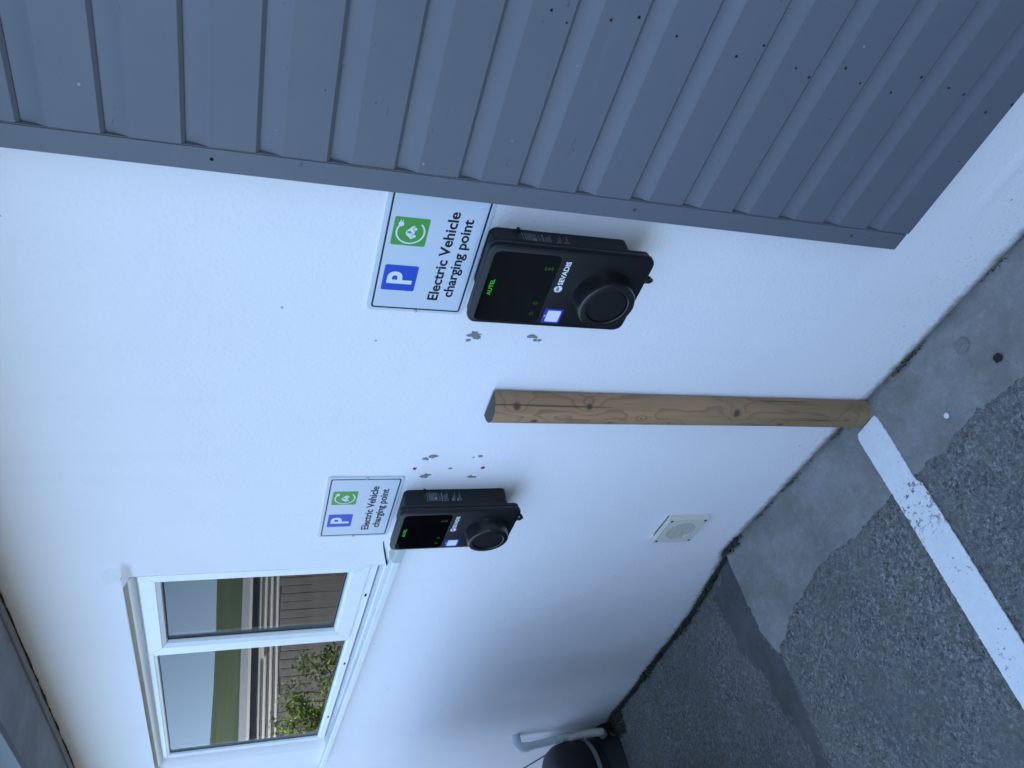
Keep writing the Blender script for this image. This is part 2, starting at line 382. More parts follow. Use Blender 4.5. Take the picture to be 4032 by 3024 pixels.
GREEND = plain('dim green print', (0.02, 0.17, 0.02), 0.5, 0.3, 0.02)
WHITEP = plain('white print', (0.72, 0.73, 0.74), 0.5, 0.3, 0.03)
GREYP = plain('grey label print', (0.085, 0.09, 0.10), 0.5, 0.3, 0.1, 300)
SIGNW = plain('white sign face', (0.60, 0.64, 0.70), 0.22, 0.5, 0.03, 6)
SIGNB = plain('sign black print', (0.010, 0.011, 0.02), 0.35, 0.4, 0.02)
SIGNBL = plain('sign blue print', (0.018, 0.075, 0.48), 0.3, 0.5, 0.04)
SIGNG = plain('sign green print', (0.075, 0.33, 0.060), 0.3, 0.5, 0.04)
STICK = plain('blue sticker', (0.035, 0.045, 0.36), 0.35, 0.5, 0.03)
STEEL = plain('screw steel', (0.5, 0.5, 0.5), 0.3, 0.5, 0.1, 50, 0, 0.35)
RUST = plain('rusty nail', (0.115, 0.075, 0.035), 0.9, 0.1, 0.3, 200)
HOLE = plain('dark nail hole', (0.012, 0.011, 0.010), 0.9, 0.1, 0.1)
CHIP = plain('bare grey render', (0.30, 0.295, 0.28), 0.9, 0.1, 0.5, 180, 0.4)
REDP = plain('red wall plug', (0.33, 0.012, 0.02), 0.5, 0.4, 0.1)
PIPEM = plain('white waste pipe plastic', (0.62, 0.63, 0.63), 0.4, 0.5, 0.15, 25)
VENTM = plain('aged cream vent plastic', (0.70, 0.66, 0.56), 0.45, 0.4, 0.12, 25)
BARM = plain('black barrel plastic', (0.009, 0.010, 0.012), 0.5, 0.4, 0.15, 15, 0.1)
BANDM = plain('dull grey metal band', (0.26, 0.26, 0.25), 0.5, 0.4, 0.2, 20)
RUBBER = plain('black rubber seal', (0.012, 0.012, 0.013), 0.6, 0.3)
STAINS = plain('stained cream sealant', (0.78, 0.70, 0.55), 0.7, 0.2, 0.35, 14, 0.2)
FENCEW = plain('weathered fence timber', (0.42, 0.40, 0.375), 0.85, 0.2, 0.8, 6, 0.2)
MOSS = mat_leaf('dark moss', (0.016, 0.019, 0.010), (0.045, 0.045, 0.026))
ROOFT = plain('dark slate', (0.06, 0.065, 0.07), 0.7, 0.3, 0.3, 8, 0.2)
GUTT = plain('dark grey gutter', (0.07, 0.085, 0.10), 0.5, 0.4, 0.3, 12, 0.3)
CREAM = plain('cream caravan panel', (0.72, 0.70, 0.64), 0.4, 0.4, 0.08, 2)
ROOFC = plain('pale caravan roof', (0.55, 0.56, 0.56), 0.5, 0.4, 0.1, 2)
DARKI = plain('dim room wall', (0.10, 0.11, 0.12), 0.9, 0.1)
LEAFM = mat_leaf('bush leaf', (0.14, 0.22, 0.05), (0.33, 0.41, 0.12)); BARK = plain('bush bark', (0.09, 0.07, 0.05), 0.9)

# ------------------------------------------------------------------ ground
GZ = [(-9.0, -0.50), (-6.0, -0.46), (-4.75, -0.42), (-4.53, -0.355), (-4.39, -0.308), (-3.99, -0.271), (-3.71, -0.231), (-3.40, -0.19), (-3.20, -0.169),
      (-2.95, -0.135), (-2.68, -0.077), (-2.50, -0.036), (-2.445, -0.028), (-2.405, 0.0), (6.0, 0.0)]
def edge_x(y):                                    # the broken edge where the level concrete stops
    yy = -y
    return interp([(0.0, -2.425), (0.33, -2.42), (0.46, -2.36), (0.72, -2.355), (1.0, -2.35), (4.0, -2.35)], yy)
def gz(x, y):
    e = edge_x(y) + 0.006 * nz(x, y, 3.0, 9.0)
    xx = x - (e + 2.425)
    z = interp(GZ, xx if x > -3.0 else x + (xx - x) * sstep(-3.6, -3.0, x))
    z += 0.004 * nz(x, y, 0.0, 3.0) * sstep(0, -0.2, y) * (1 if x < -2.4 else 0.5)
    yy = -y
    if yy > 0.44:                                  # narrow gutter groove beside the edge
        z -= 0.011 * math.exp(-((x - e + 0.03) / 0.022) ** 2) * sstep(0.44, 0.6, yy)
    d = math.hypot(x, y)
    if d > 14: z -= 1.3 * sstep(14, 24, d)
    return z
def grade(lo, hi, fine_lo, fine_hi, step, growth=1.35):
    a = [fine_lo + step * i for i in range(int((fine_hi - fine_lo) / step) + 1)]
    s = step; x = a[-1]
    while x < hi: s *= growth; x += s; a.append(x)
    s = step; x = a[0]
    while x > lo: s *= growth; x -= s; a.insert(0, x)
    return a
gx = grade(-2500, 2500, -5.0, -0.4, 0.02); gy = grade(-2500, 12, -1.7, 0.05, 0.02)
gv = [(x, y, gz(x, y)) for y in gy for x in gx]; nx_ = len(gx)
gf = [(j * nx_ + i, j * nx_ + i + 1, (j + 1) * nx_ + i + 1, (j + 1) * nx_ + i) for j in range(len(gy) - 1) for i in range(nx_ - 1)]
g = MB().add(gv, gf).build('ground', AGG, smooth=True); g['kind'] = 'structure'
def sheet(name, outline, mat, lift, step=0.02, jag=0.0, thick=True):
    """a thin laid sheet that follows the ground: polygon outline cut on a fine grid by point test"""
    def inside(x, y):
        x2 = x + jag * nz(x, y, 7.0, 14.0) + jag * 0.5 * nz(x, y, 2.0, 45.0); y2 = y + jag * nz(x, y, 11.0, 14.0) + jag * 0.5 * nz(x, y, 5.0, 45.0)
        c = False; n = len(outline)
        for i in range(n):
            (x1, y1), (x3, y3) = outline[i], outline[(i + 1) % n]
            if (y1 > y2) != (y3 > y2) and x2 < (x3 - x1) * (y2 - y1) / (y3 - y1) + x1: c = not c
        return c
    xs = [p[0] for p in outline]; ys = [p[1] for p in outline]
    nxx = int((max(xs) - min(xs)) / step) + 3; nyy = int((max(ys) - min(ys)) / step) + 3
    idx = {}; V = []; F = []
    def vid(i, j):
        if (i, j) not in idx:
            x = min(xs) + (i - 1) * step; y = min(ys) + (j - 1) * step
            idx[(i, j)] = len(V); V.append((x, y, gz(x, y) + lift))
        return idx[(i, j)]
    for i in range(nxx):
        for j in range(nyy):
            if inside(min(xs) + (i - 0.5) * step, min(ys) + (j - 0.5) * step):
                F.append((vid(i, j), vid(i + 1, j), vid(i + 1, j + 1), vid(i, j + 1)))
    o = MB().add(V, F)
    me = bpy.data.meshes.new(name); me.from_pydata(o.v, [], o.f)
    bm = bmesh.new(); bm.from_mesh(me)
    be = [e for e in bm.edges if len(e.link_faces) == 1]
    r = bmesh.ops.extrude_edge_only(bm, edges=be)
    for q in r['geom']:
        if isinstance(q, bmesh.types.BMVert): q.co.z -= lift + 0.003
    bmesh.ops.recalc_face_normals(bm, faces=bm.faces); bm.to_mesh(me); bm.free()
    ob = link_mesh(name, me, mat, None, False); ob['kind'] = 'structure'; return ob
strip = [(-0.2, 0.02), (-0.2, -0.265), (-0.8, -0.275), (-1.05, -0.278), (-1.2, -0.275), (-1.42, -0.29), (-1.56, -0.285), (-1.72, -0.306), (-1.96, -0.305),
         (-2.08, -0.335), (-2.19, -0.367), (-2.27, -0.41), (-2.345, -0.46), (-2.395, -0.36), (-2.405, -0.18), (-2.412, 0.02)]
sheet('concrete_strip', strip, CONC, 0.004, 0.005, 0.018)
chan = [(-2.46, -0.02), (-2.72, -0.06), (-2.70, -0.20), (-2.62, -0.36), (-2.55, -0.50), (-2.52, -0.60), (-2.45, -0.74), (-2.40, -1.0), (-2.365, -1.0), (-2.37, -0.75), (-2.365, -0.5), (-2.39, -0.40), (-2.40, -0.2), (-2.40, -0.02)]
sheet('drain_channel', chan, CHAN, 0.0015, 0.006, 0.045)
Lx = [(0.066, -1.546), (0.075, -1.552), (0.10, -1.554), (0.28, -1.549), (0.5, -1.545), (1.7, -1.530)]
Rx = [(0.058, -1.456), (0.075, -1.451), (0.15, -1.449), (0.298, -1.452), (0.3, -1.452), (0.318, -1.439), (0.5, -1.438), (1.7, -1.436)]
lb_ = MB(); yv = 0.062; LV = []
while yv < 1.65:
    xl = interp(Lx, yv) + 0.0022 * nz(0, yv, 1.0, 60) + 0.0014 * nz(0, yv, 4.0, 160); xr = interp(Rx, yv) + 0.0022 * nz(3, yv, 1.0, 60) + 0.0014 * nz(5, yv, 4.0, 160)
    LV.append([(xl + (xr - xl) * t, -yv + (0.006 * (t - 0.5) if yv < 0.08 else 0)) for t in (0, 0.25, 0.5, 0.75, 1)]); yv += 0.003
nl = len(LV)
for lift in (0.0075, 0.003): lb_.v += [(x, y, gz(x, y) + lift) for r_ in LV for x, y in r_]
lb_.f = [(i * 5 + k, i * 5 + k + 1, i * 5 + k + 6, i * 5 + k + 5) for i in range(nl - 1) for k in range(4)]
N5 = nl * 5
for i in range(nl - 1):
    for k in (0, 4): lb_.f.append((i * 5 + k, (i + 1) * 5 + k, N5 + (i + 1) * 5 + k, N5 + i * 5 + k))
lb_.f += [(k, k + 1, N5 + k + 1, N5 + k) for k in range(4)]
pl_ = lb_.build('parking_line', LINE); pl_['kind'] = 'structure'

# ------------------------------------------------------------------ house
house = thing('house', 'white rendered house wall with grey soffit and recessed white window', 'house')
OX0, OX1, OZ0, OZ1 = -4.353, -2.384, 1.384, 2.184
def wall_y(x, z):
    y = -0.0035 * nz(x, z, 0.0, 1.6) - 0.0012 * nz(x, z, 5.0, 7.0)
    # render kicked out over the window head
    xb = interp([(2.184, -2.318), (2.285, -2.425)], z)
    if z > 2.18:
        t = max(0.0, min(1.0, (z - 2.184) / 0.10)); e = 0.036 * (1 - t) ** 1.1
        y -= e * sstep(xb + 0.012, xb - 0.008, x) * sstep(-4.75, -4.55, x)
    # plaster rounded into the reveals
    # low ridge of an old plinth line, and belly of the render towards the left end
    y -= 0.004 * math.exp(-((z - 0.212 - 0.006 * nz(x, 0, 0, 4)) / 0.012) ** 2) * sstep(-0.78, -0.70, x)
    y -= 0.006 * sstep(0.25, 0.0, z) * (0.6 + 0.6 * nz(x, 2.0, 0.0, 3.0)) * sstep(-2.2, -3.2, x)
    return y
def axis(lo, hi, step, forced):
    a = []; f = sorted([lo] + [q for q in forced if lo < q < hi] + [hi])
    for p, q in zip(f, f[1:]):
        k = max(1, round((q - p) / step)); a += [p + (q - p) * i / k for i in range(k)]
    return a + [hi]
wx = axis(-6.2, 5.0, 0.02, (OX0, OX1, -2.425, -2.300, -2.26, -2.258, -2.142)); wz = axis(-0.7, 2.56, 0.016, (OZ0, OZ1, 2.19, 2.285, 0.259, 0.375))
wv = [(x, wall_y(x, z), z) for z in wz for x in wx]; n_ = len(wx); wf = []
for j in range(len(wz) - 1):
    for i in range(n_ - 1):
        cx, cz = (wx[i] + wx[i + 1]) / 2, (wz[j] + wz[j + 1]) / 2
        if OX0 < cx < OX1 and OZ0 < cz < OZ1: continue
        if -2.258 < cx < -2.142 and 0.259 < cz < 0.375: continue
        wf.append((j * n_ + i, j * n_ + i + 1, (j + 1) * n_ + i + 1, (j + 1) * n_ + i))
wb = MB().add(wv, wf)
me = bpy.data.meshes.new('wall'); me.from_pydata(wb.v, [], wb.f); wall = link_mesh('wall', me, WALL, house, True)
# reveals (left jamb splayed and rounded, right jamb, head) as plaster returns
def reveal(path, z0, z1):
    k = len(path); rv = MB(); rv.add([(x, y, z0) for x, y in path] + [(x, y, z1) for x, y in path], [(i, i + 1, k + i + 1, k + i) for i in range(k - 1)]); rv.build('window_reveal', WALL, house, True)
reveal([(OX0 - 0.002, -0.002), (OX0 + 0.012, 0.003), (OX0 + 0.030, 0.011), (OX0 + 0.045, 0.022), (OX0 + 0.052, 0.045)], OZ0 - 0.02, OZ1)
reveal([(OX1 + 0.001, -0.002), (OX1 - 0.002, 0.010), (OX1 - 0.003, 0.06)], OZ0 - 0.02, OZ1)
# head soffit: stained strip then a pale quadrant bead against the frame
hd = MB()
hp = [(-0.036, 2.186), (-0.030, 2.184), (-0.020, 2.180), (-0.010, 2.175)]
hd.add([(OX0 - 0.01, y, z) for y, z in hp] + [(OX1 - 0.0 + 0.06 * (y < -0.015), y, z) for y, z in hp], [(i, i + 1, i + 5, i + 4) for i in range(3)])
hd.build('window_head', STAINS, house, True)
q = MB(); prof = [(0.028 - 0.038 * math.cos(a), 2.176 - 0.021 * math.sin(a)) for a in [PI / 2 * k / 6 for k in range(7)]] + [(0.028, 2.178)]
q.prism(prof, lambda p: (OX0 + 0.05, p[0], p[1]), lambda p: (OX1 - 0.003, p[0], p[1])); q.build('head_bead', UPVC, house, angle=0.6)
# soffit, fascia, gutter, roof
sb_ = MB().box(-6.5, 5.3, -0.30, -0.002, 2.527, 2.545); sb_.build('soffit', SOFF, house)
MB().box(-6.2, 5.0, -0.034, -0.004, 2.519, 2.5265).build('soffit_bead', plain('pale soffit bead', (0.33, 0.33, 0.33), 0.7, 0.3, 0.3, 30), house, bevel=0.002)
MB().box(-6.55, 5.35, -0.325, -0.3005, 2.50, 2.70).build('fascia', GUTT, house)
gut = MB(); gp = [(-0.385 + 0.056 * math.cos(a), 2.665 + 0.056 * math.sin(a)) for a in [PI + PI * k / 10 for k in range(11)]]
gp2 = gp + [(-0.385 + 0.052 * math.cos(a), 2.665 + 0.052 * math.sin(a)) for a in [2 * PI - PI * k / 10 for k in range(11)]]
gut.prism(gp2, lambda p: (-6.55, p[0], p[1]), lambda p: (5.35, p[0], p[1])); gut.build('gutter', GUTT, house, angle=0.7)
rf = MB(); rf.prism([(-0.36, 2.705), (4.0, 4.9), (8.36, 2.705), (8.36, 2.755), (4.0, 4.95), (-0.36, 2.755)], lambda p: (-6.6, p[0], p[1]), lambda p: (5.4, p[0], p[1]))
rf.build('roof', ROOFT, house)
for x0_, x1_, y0_, y1_ in ((-6.2, -6.1, 0.06, 8.0), (4.9, 5.0, 0.06, 8.0), (-6.1, 4.9, 7.9, 8.0)): MB().box(x0_, x1_, y0_, y1_, -0.7, 2.7).build('side_wall', WALL, house)

# window -----------------------------------------------------------
def ring(mb, x0, x1, z0, z1, prof, gap=0.0006):
    """four mitred bars; prof = [(inset, y)] from outer edge to inner edge"""
    for side in range(4):
        A = []; B = []
        for d, y in prof:
            a, b, c, e = x0 + d, x1 - d, z0 + d, z1 - d
            if side == 0: A.append((a + gap, y, c)); B.append((b - gap, y, c))
            elif side == 1: A.append((b, y, c + gap)); B.append((b, y, e - gap))
            elif side == 2: A.append((b - gap, y, e)); B.append((a + gap, y, e))
            else: A.append((a, y, e - gap)); B.append((a, y, c + gap))
        k = len(prof); mb.add(A + B, [(i, i + 1, k + i + 1, k + i) for i in range(k - 1)])
win = bpy.data.objects.new('window', None); C.objects.link(win); win.parent = house
FX0, FX1, FZ0, FZ1 = -4.303, OX1 - 0.002, 1.394, 2.160
f_ = MB(); ring(f_, FX0, FX1, FZ0, FZ1, [(0.0, 0.08), (0.0, 0.027), (0.002, 0.025), (0.022, 0.025), (0.024, 0.0265), (0.025, 0.0285), (0.0255, 0.0262), (0.034, 0.0285), (0.037, 0.036), (0.037, 0.06)])
f_.box(-3.055, -3.012, 0.024, 0.07, 1.42, 2.135)
f_.build('window_frame', UPVC, win)
s_ = MB(); ring(s_, -3.013, -2.402, 1.425, 2.152, [(0.0, 0.03), (0.0, 0.016), (0.003, 0.012), (0.048, 0.012), (0.050, 0.0135), (0.0508, 0.0165), (0.0516, 0.0135), (0.064, 0.022), (0.067, 0.032), (0.067, 0.06)])
s_.build('casement_sash', UPVC, win)
for nm, (a, b, c, d, yy) in {'pane': (-2.944, -2.470, 1.493, 2.084, 0.036), 'pane.001': (FX0 + 0.036, -3.056, FZ0 + 0.036, FZ1 - 0.036, 0.039)}.items():
    MB().add([(a, yy, c), (b, yy, c), (b, yy, d), (a, yy, d)], [(0, 1, 2, 3)]).build('pane', GLASS, win)
    rs = MB(); ring(rs, a - 0.001, b + 0.001, c - 0.001, d + 0.001, [(0.0, yy - 0.0005), (0.004, yy - 0.0015), (0.0048, yy - 0.0003)], 0.0); rs.build('glazing_seal', RUBBER, win)
for x in (-2.66, -3.30, -3.96): MB().box(x - 0.010, x + 0.010, 0.0236, 0.0252, 1.404, 1.411).build('weep_hole', HOLE, win)
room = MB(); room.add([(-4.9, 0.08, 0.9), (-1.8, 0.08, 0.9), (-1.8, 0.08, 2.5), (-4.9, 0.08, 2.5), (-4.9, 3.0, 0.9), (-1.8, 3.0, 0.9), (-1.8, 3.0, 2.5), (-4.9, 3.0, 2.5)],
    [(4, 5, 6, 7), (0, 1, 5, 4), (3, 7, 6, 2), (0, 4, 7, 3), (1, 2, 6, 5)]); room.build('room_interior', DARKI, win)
# sill: sloped uPVC board with nosing, right end cap
sl = MB()
def sillp(x):
    t = (x + 2.3) / -2.2; zt = 1.370 + 0.018 * t
    return [(x, 0.060, 1.3875), (x, 0.030, 1.3865), (x, -0.031, zt + 0.0015), (x, -0.035, zt - 0.002), (x, -0.035, zt - 0.0235), (x, -0.030, zt - 0.0235), (x, -0.030, zt - 0.012), (x, 0.06, zt - 0.010)]
A = sillp(-4.62); B = sillp(-2.285); sl.add(A + B, [tuple(range(8))[::-1], tuple(range(8, 16))] + [(i, (i + 1) % 8, 8 + (i + 1) % 8, 8 + i) for i in range(8)])
sl.build('window_sill', UPVC, house, bevel=0.0008, seg=1)
cap_ = MB(); ca = [(p[0], p[1] - (0.0035 if p[1] < 0 else 0), p[2] + (0.003 if i < 4 else -0.002)) for i, p in enumerate(sillp(-2.306))]; cb = [(-2.155, p[1], p[2]) for p in ca]
cap_.add(ca + cb, [tuple(range(8))[::-1], tuple(range(8, 16))] + [(i, (i + 1) % 8, 8 + (i + 1) % 8, 8 + i) for i in range(8)])
cap_.build('sill_end_cap', plain('grey white end cap', (0.55, 0.55, 0.53), 0.4, 0.4, 0.2, 60), house, bevel=0.001, seg=1)
ck = MB(); ck.tube([(-2.385, -0.004, 1.376), (-2.36, -0.006, 1.381), (-2.33, -0.0065, 1.389), (-2.30, -0.006, 1.396), (-2.26, -0.005, 1.406), (-2.22, -0.0045, 1.414)], [0.002, 0.0035, 0.0024, 0.003, 0.002, 0.001], 6)
ck.build('render_crack', HOLE, house)
# crumbled crack along the soffit
ck = MB(); pth = []; rad = []
x = -6.2
while x < -1.0:
    pth.append((x, -0.006 + 0.002 * nz(x, 0, 0, 5), 2.5175 + 0.003 * nz(x, 1, 0, 6))); rad.append(max(0.0006, 0.0028 + 0.005 * nz(x, 4, 0, 9) + 0.003 * nz(x, 9, 0, 30))); x += 0.02
ck.tube(pth, rad, 5); ck.build('soffit_crack', plain('crumbled brown joint', (0.06, 0.045, 0.03), 0.9, 0.1, 0.4, 100), house)

# air vent ----------------------------------------------------------
vent = bpy.data.objects.new('air_vent', None); C.objects.link(vent); vent.parent = house; vent.location = (-2.200, 0, 0.317)
vf = MB(); nseg = 40; outer = []
for k in range(nseg):
    a = 2 * PI * k / nseg; c_, s2 = math.cos(a), math.sin(a); r = 0.0815 / max(abs(c_), abs(s2)); outer.append((r * c_, r * s2))
inn = [(0.056 * math.cos(2 * PI * k / nseg), 0.056 * math.sin(2 * PI * k / nseg)) for k in range(nseg)]
vf.add([(x, -0.020, z) for x, z in outer] + [(x, -0.020, z) for x, z in inn] + [(x * 1.0, 0.045, z) for x, z in inn] + [(x * 1.01, 0.004, z * 1.01) for x, z in outer],
    [(k, (k + 1) % nseg, nseg + (k + 1) % nseg, nseg + k) for k in range(nseg)] + [(nseg + k, nseg + (k + 1) % nseg, 2 * nseg + (k + 1) % nseg, 2 * nseg + k) for k in range(nseg)] +
    [(3 * nseg + k, 3 * nseg + (k + 1) % nseg, (k + 1) % nseg, k) for k in range(nseg)] + [tuple(range(2 * nseg, 3 * nseg))])
vf.build('vent_frame', VENTM, vent)
for k in range(8):
    z = -0.0455 + 0.0130 * k; hw = math.sqrt(max(0.0, 0.0555 ** 2 - z * z)); s3 = MB()
    s3.box(-hw, hw, -0.0192, 0.034, z - 0.0016, z + 0.0016)
    s3.build('slat', VENTM, vent)
for sx in (-1, 1):
    for sz in (-1, 1): MB().lathe([(0.0055, 0), (0.0055, 0.0205), (0.001, 0.0208)], (sx * 0.070, 0, sz * 0.070), 'y', 10).build('screw', HOLE, vent)
crk = MB(); crk.tube([(-0.083, -0.003, 0.079), (-0.03, -0.003, 0.0835), (0.03, -0.0035, 0.0832), (0.083, -0.003, 0.083)], [0.001, 0.0018, 0.0012, 0.0015], 5); crk.build('sealant_gap', HOLE, vent)

# paint chips and wall plugs
def blob(x, z, r, mat, name, seed, asp=1.4):
    rnd = random.Random(seed); n = 14; pts = []
    for k in range(n):
        a = 2 * PI * k / n; rr = r * (0.55 + 0.75 * rnd.random()); pts.append((x + rr * math.cos(a), z + rr * math.sin(a) * asp))
    yy = wall_y(x, z); b = MB(); b.prism(pts, vfun(yy + 0.002), vfun(yy - 0.0016)); return b.build(name, mat, house)
for i, (x, z, r) in enumerate([(-1.254, 1.348, 0.011), (-1.262, 1.340, 0.007), (-1.273, 1.357, 0.005), (-1.248, 1.204, 0.007), (-1.250, 1.196, 0.006), (-1.261, 1.190, 0.005), (-1.261, 1.178, 0.004),
        (-1.752, 1.346, 0.010), (-1.762, 1.366, 0.006), (-1.766, 1.361, 0.004), (-1.812, 1.281, 0.004), (-1.751, 1.204, 0.005), (-1.850, 1.351, 0.009), (-1.846, 1.345, 0.008), (-1.855, 1.210, 0.006), (-1.857, 1.196, 0.004), (-1.757, 1.224, 0.002)]):
    blob(x, z, r, CHIP, 'paint_chip', 40 + i)
for i, (x, z) in enumerate([(-1.810, 1.387), (-1.809, 1.181)]): blob(x, z, 0.0055, REDP, 'wall_plug', 90 + i, 1.1)

# ------------------------------------------------------------------ timber cladding
clad = thing('timber_cladding', 'grey painted horizontal timber cladding covering the right of the wall', 'cladding', (-0.8, 0, 0.41))
BX0, BX1 = -0.7875 + 0.8, 1.6 + 0.8
lines = [0.4165, 0.544, 0.664, 0.784, 0.903, 1.023, 1.144, 1.264, 1.384, 1.500, 1.619, 1.737, 1.854, 1.970, 2.088, 2.205, 2.324, 2.442, 2.520]
nails_dark = MB(); nails_rust = MB(); knocks = MB()
for k, (z0, z1) in enumerate(zip(lines, lines[1:])):
    h = z1 - z0; fy = -0.060 + random.uniform(-0.0012, 0.0012); b = MB()
    pr = [(fy + 0.034, z0 + 0.0005), (fy + 0.0050, z0 + 0.0005), (fy + 0.0005, z0 + 0.0060), (fy, z0 + 0.0070), (fy, z0 + h - 0.0375), (fy + 0.0003, z0 + h - 0.036)]
    pr += [(fy + 0.0082 * (1 - (1 - t) ** 1.7), z0 + h - 0.036 + 0.036 * t) for t in (0.08, 0.17, 0.27, 0.38, 0.5, 0.63, 0.8, 1.0)] + [(fy + 0.0082, z0 + h + 0.010), (fy + 0.034, z0 + h + 0.010)]
    pr = [(y, z - 0.41) for y, z in pr]
    b.prism(pr, lambda p: (BX0, p[0], p[1]), lambda p: (BX1, p[0], p[1]))
    b.build('board', CLAD, clad, angle=0.13)
    for bx in (-0.46, 0.02, 0.5):                                   # pairs of nails on each batten
        for dz in (0.012 + random.uniform(-.002, .006), 0.055 + random.uniform(-.01, .012)):
            if random.random() < 0.85:
                x = bx + random.uniform(-0.025, 0.025) + 0.8; z = z0 + dz - 0.41; r = random.uniform(0.0018, 0.0027)
                (nails_dark).lathe([(r, -0.001), (r, 0.0006), (r * 0.4, 0.0007)], (x, fy, z), 'y', 8)
                if random.random() < 0.22: nails_rust.lathe([(r * 1.8, -0.001), (r * 1.6, 0.0003)], (x + 0.001, fy, z), 'y', 9)
    for _ in range(1):
        x = random.uniform(-0.7, 0.2) + 0.8; z = z0 + random.uniform(0.01, 0.07) - 0.41; r = random.uniform(0.0008, 0.0016)
        nails_dark.lathe([(r, -0.001), (r, 0.0005)], (x, fy, z), 'y', 7)
nd = nails_dark.build('nail_hole', HOLE, clad); nd['kind'] = 'stuff'
nr = nails_rust.build('rust_spot', RUST, clad); nr['kind'] = 'stuff'
t_ = MB().box(-0.8357 + 0.8, -0.7885 + 0.8, -0.0615, -0.002, 0.4266 - 0.41, 2.520 - 0.41)
t_.build('edge_trim', TRIM, clad, bevel=0.002)
for z, r, rr in ((1.93, 0.0032, 0), (1.13, 0.0035, 1), (0.575, 0.0040, 1), (2.25, 0.0014, 0), (0.52, 0.0016, 0)):
    MB().lathe([(r, -0.001), (r, 0.0005), (r * .3, 0.0006)], (-0.81 + 0.8, -0.0615, z - 0.41), 'y', 9).build('trim_nail', RUST if rr else HOLE, clad)

# ------------------------------------------------------------------ signs
def make_sign(label):
    s = thing('parking_sign', label, 'sign', (-1.021, 0, 1.396), 'electric vehicle parking signs')
    W_, H_ = 0.330, 0.219
    def pl(name, pts, y0, y1, mat, par=s, bevel=0.0):
        return MB().prism(pts, vfun(y0), vfun(y1)).build(name, mat, par, bevel=bevel)
    pl('sign_plate', rrect(-W_ / 2, W_ / 2, 0, H_, 0.012), 0.002, -0.0065, SIGNW, bevel=0.0012)
    o = rrect(-W_ / 2 + 0.0085, W_ / 2 - 0.0085, 0.0088, H_ - 0.0088, 0.007); i_ = rrect(-W_ / 2 + 0.0122, W_ / 2 - 0.0122, 0.0125, H_ - 0.0125, 0.0045); k = len(o)
    MB().add([(x, -0.0069, z) for x, z in o] + [(x, -0.0069, z) for x, z in i_], [(j, (j + 1) % k, k + (j + 1) % k, k + j) for j in range(k)]).build('sign_border', SIGNB, s)
    y1 = -0.0069; y2 = -0.0072; y3 = -0.0075
    def face(name, pts, y, mat, par):
        return MB().add([(x, y, z) for x, z in pts], [tuple(range(len(pts)))]).build(name, mat, par)
    blue = face('parking_symbol', rrect(-0.1025, -0.0315, 0.125, 0.197, 0.004), y1, SIGNBL, s)
    letters('letter', 'P', -0.083, -0.049, 0.1335, 0.188, y2, WHITEP, blue, 0.028)
    gr = face('charging_symbol', rrect(0.0225, 0.0935, 0.125, 0.197, 0.004), y1, SIGNG, s)
    cx, cz, R = 0.0575, 0.1605, 0.0285
    ic = MB(); a0, a1, n = math.radians(58), math.radians(318), 40
    for ss in range(n):
        t0, t1 = a0 + (a1 - a0) * ss / n, a0 + (a1 - a0) * (ss + 1) / n
        ic.add([(cx + r * math.cos(t), y2, cz + r * math.sin(t)) for r, t in ((R - 0.0018, t0), (R + 0.0018, t0), (R + 0.0018, t1), (R - 0.0018, t1))], [(0, 1, 2, 3)])
    def disc(mb, x, z, r, y): mb.add([(x + r * math.cos(2 * PI * k / 18), y, z + r * math.sin(2 * PI * k / 18)) for k in range(18)], [tuple(range(18))])
    # plug
    px, pz = cx + 0.0185, cz + 0.0215
    ic.add([(px + a, y2 - 0.0001, pz + b) for a, b in ((-0.006, -0.001), (-0.002, -0.0055), (0.003, -0.005), (0.0065, -0.001), (0.0035, 0.006), (-0.001, 0.0062), (-0.005, 0.004))], [tuple(range(7))])
    for dz in (-0.0012, 0.0032): ic.add([(px + 0.003, y2 - 0.0002, pz + dz + 0.0), (px + 0.0105, y2 - 0.0002, pz + dz - 0.0022), (px + 0.011, y2 - 0.0002, pz + dz - 0.0006), (px + 0.0035, y2 - 0.0002, pz + dz + 0.0016)], [(0, 1, 2, 3)])
    car = [(-0.0165, -0.0065), (-0.017, -0.002), (-0.013, 0.001), (-0.008, 0.0075), (-0.003, 0.0095), (0.003, 0.009), (0.008, 0.004), (0.0135, 0.000), (0.0165, -0.003), (0.0165, -0.007), (0.012, -0.0085), (-0.012, -0.0085)]
    ic.add([(cx + a, y2 - 0.0001, cz + b) for a, b in car], [tuple(range(len(car)))])
    icon = ic.build('car_icon', WHITEP, gr)
    d = MB(); 
    for wxx in (-0.009, 0.009): disc(d, cx + wxx, cz - 0.0085, 0.0050, y3)
    bolt = [(-0.001, 0.006), (0.0035, 0.0065), (0.0012, 0.0022), (0.0045, 0.0018), (-0.0032, -0.0055), (-0.0010, -0.0002), (-0.0042, -0.0002)]
    d.add([(cx + a, y3, cz + b + 0.0005) for a, b in bolt], [tuple(range(7))]); d.build('icon_cutout', SIGNG, gr)
    d = MB()
    for wxx in (-0.009, 0.009): disc(d, cx + wxx, cz - 0.0085, 0.0040, y3 - 0.0003)
    d.build('icon_wheel', WHITEP, gr)
    letters('lettering', 'Electric Vehicle', -0.124, 0.118, 0.0672, 0.0907, y1 - 0.0002, SIGNB, s, 0.022)
    letters('lettering', 'charging point', -0.112, 0.103, 0.0292, 0.0585, y1 - 0.0002, SIGNB, s, 0.022)
    for sx in (-1, 1):
        MB().lathe([(0.0042, 0.006), (0.0042, 0.0072), (0.0034, 0.0088), (0.0015, 0.0095)], (sx * (W_ / 2 - 0.0045), 0, H_ / 2), 'y', 14).build('screw', STEEL, s, True)
    return s
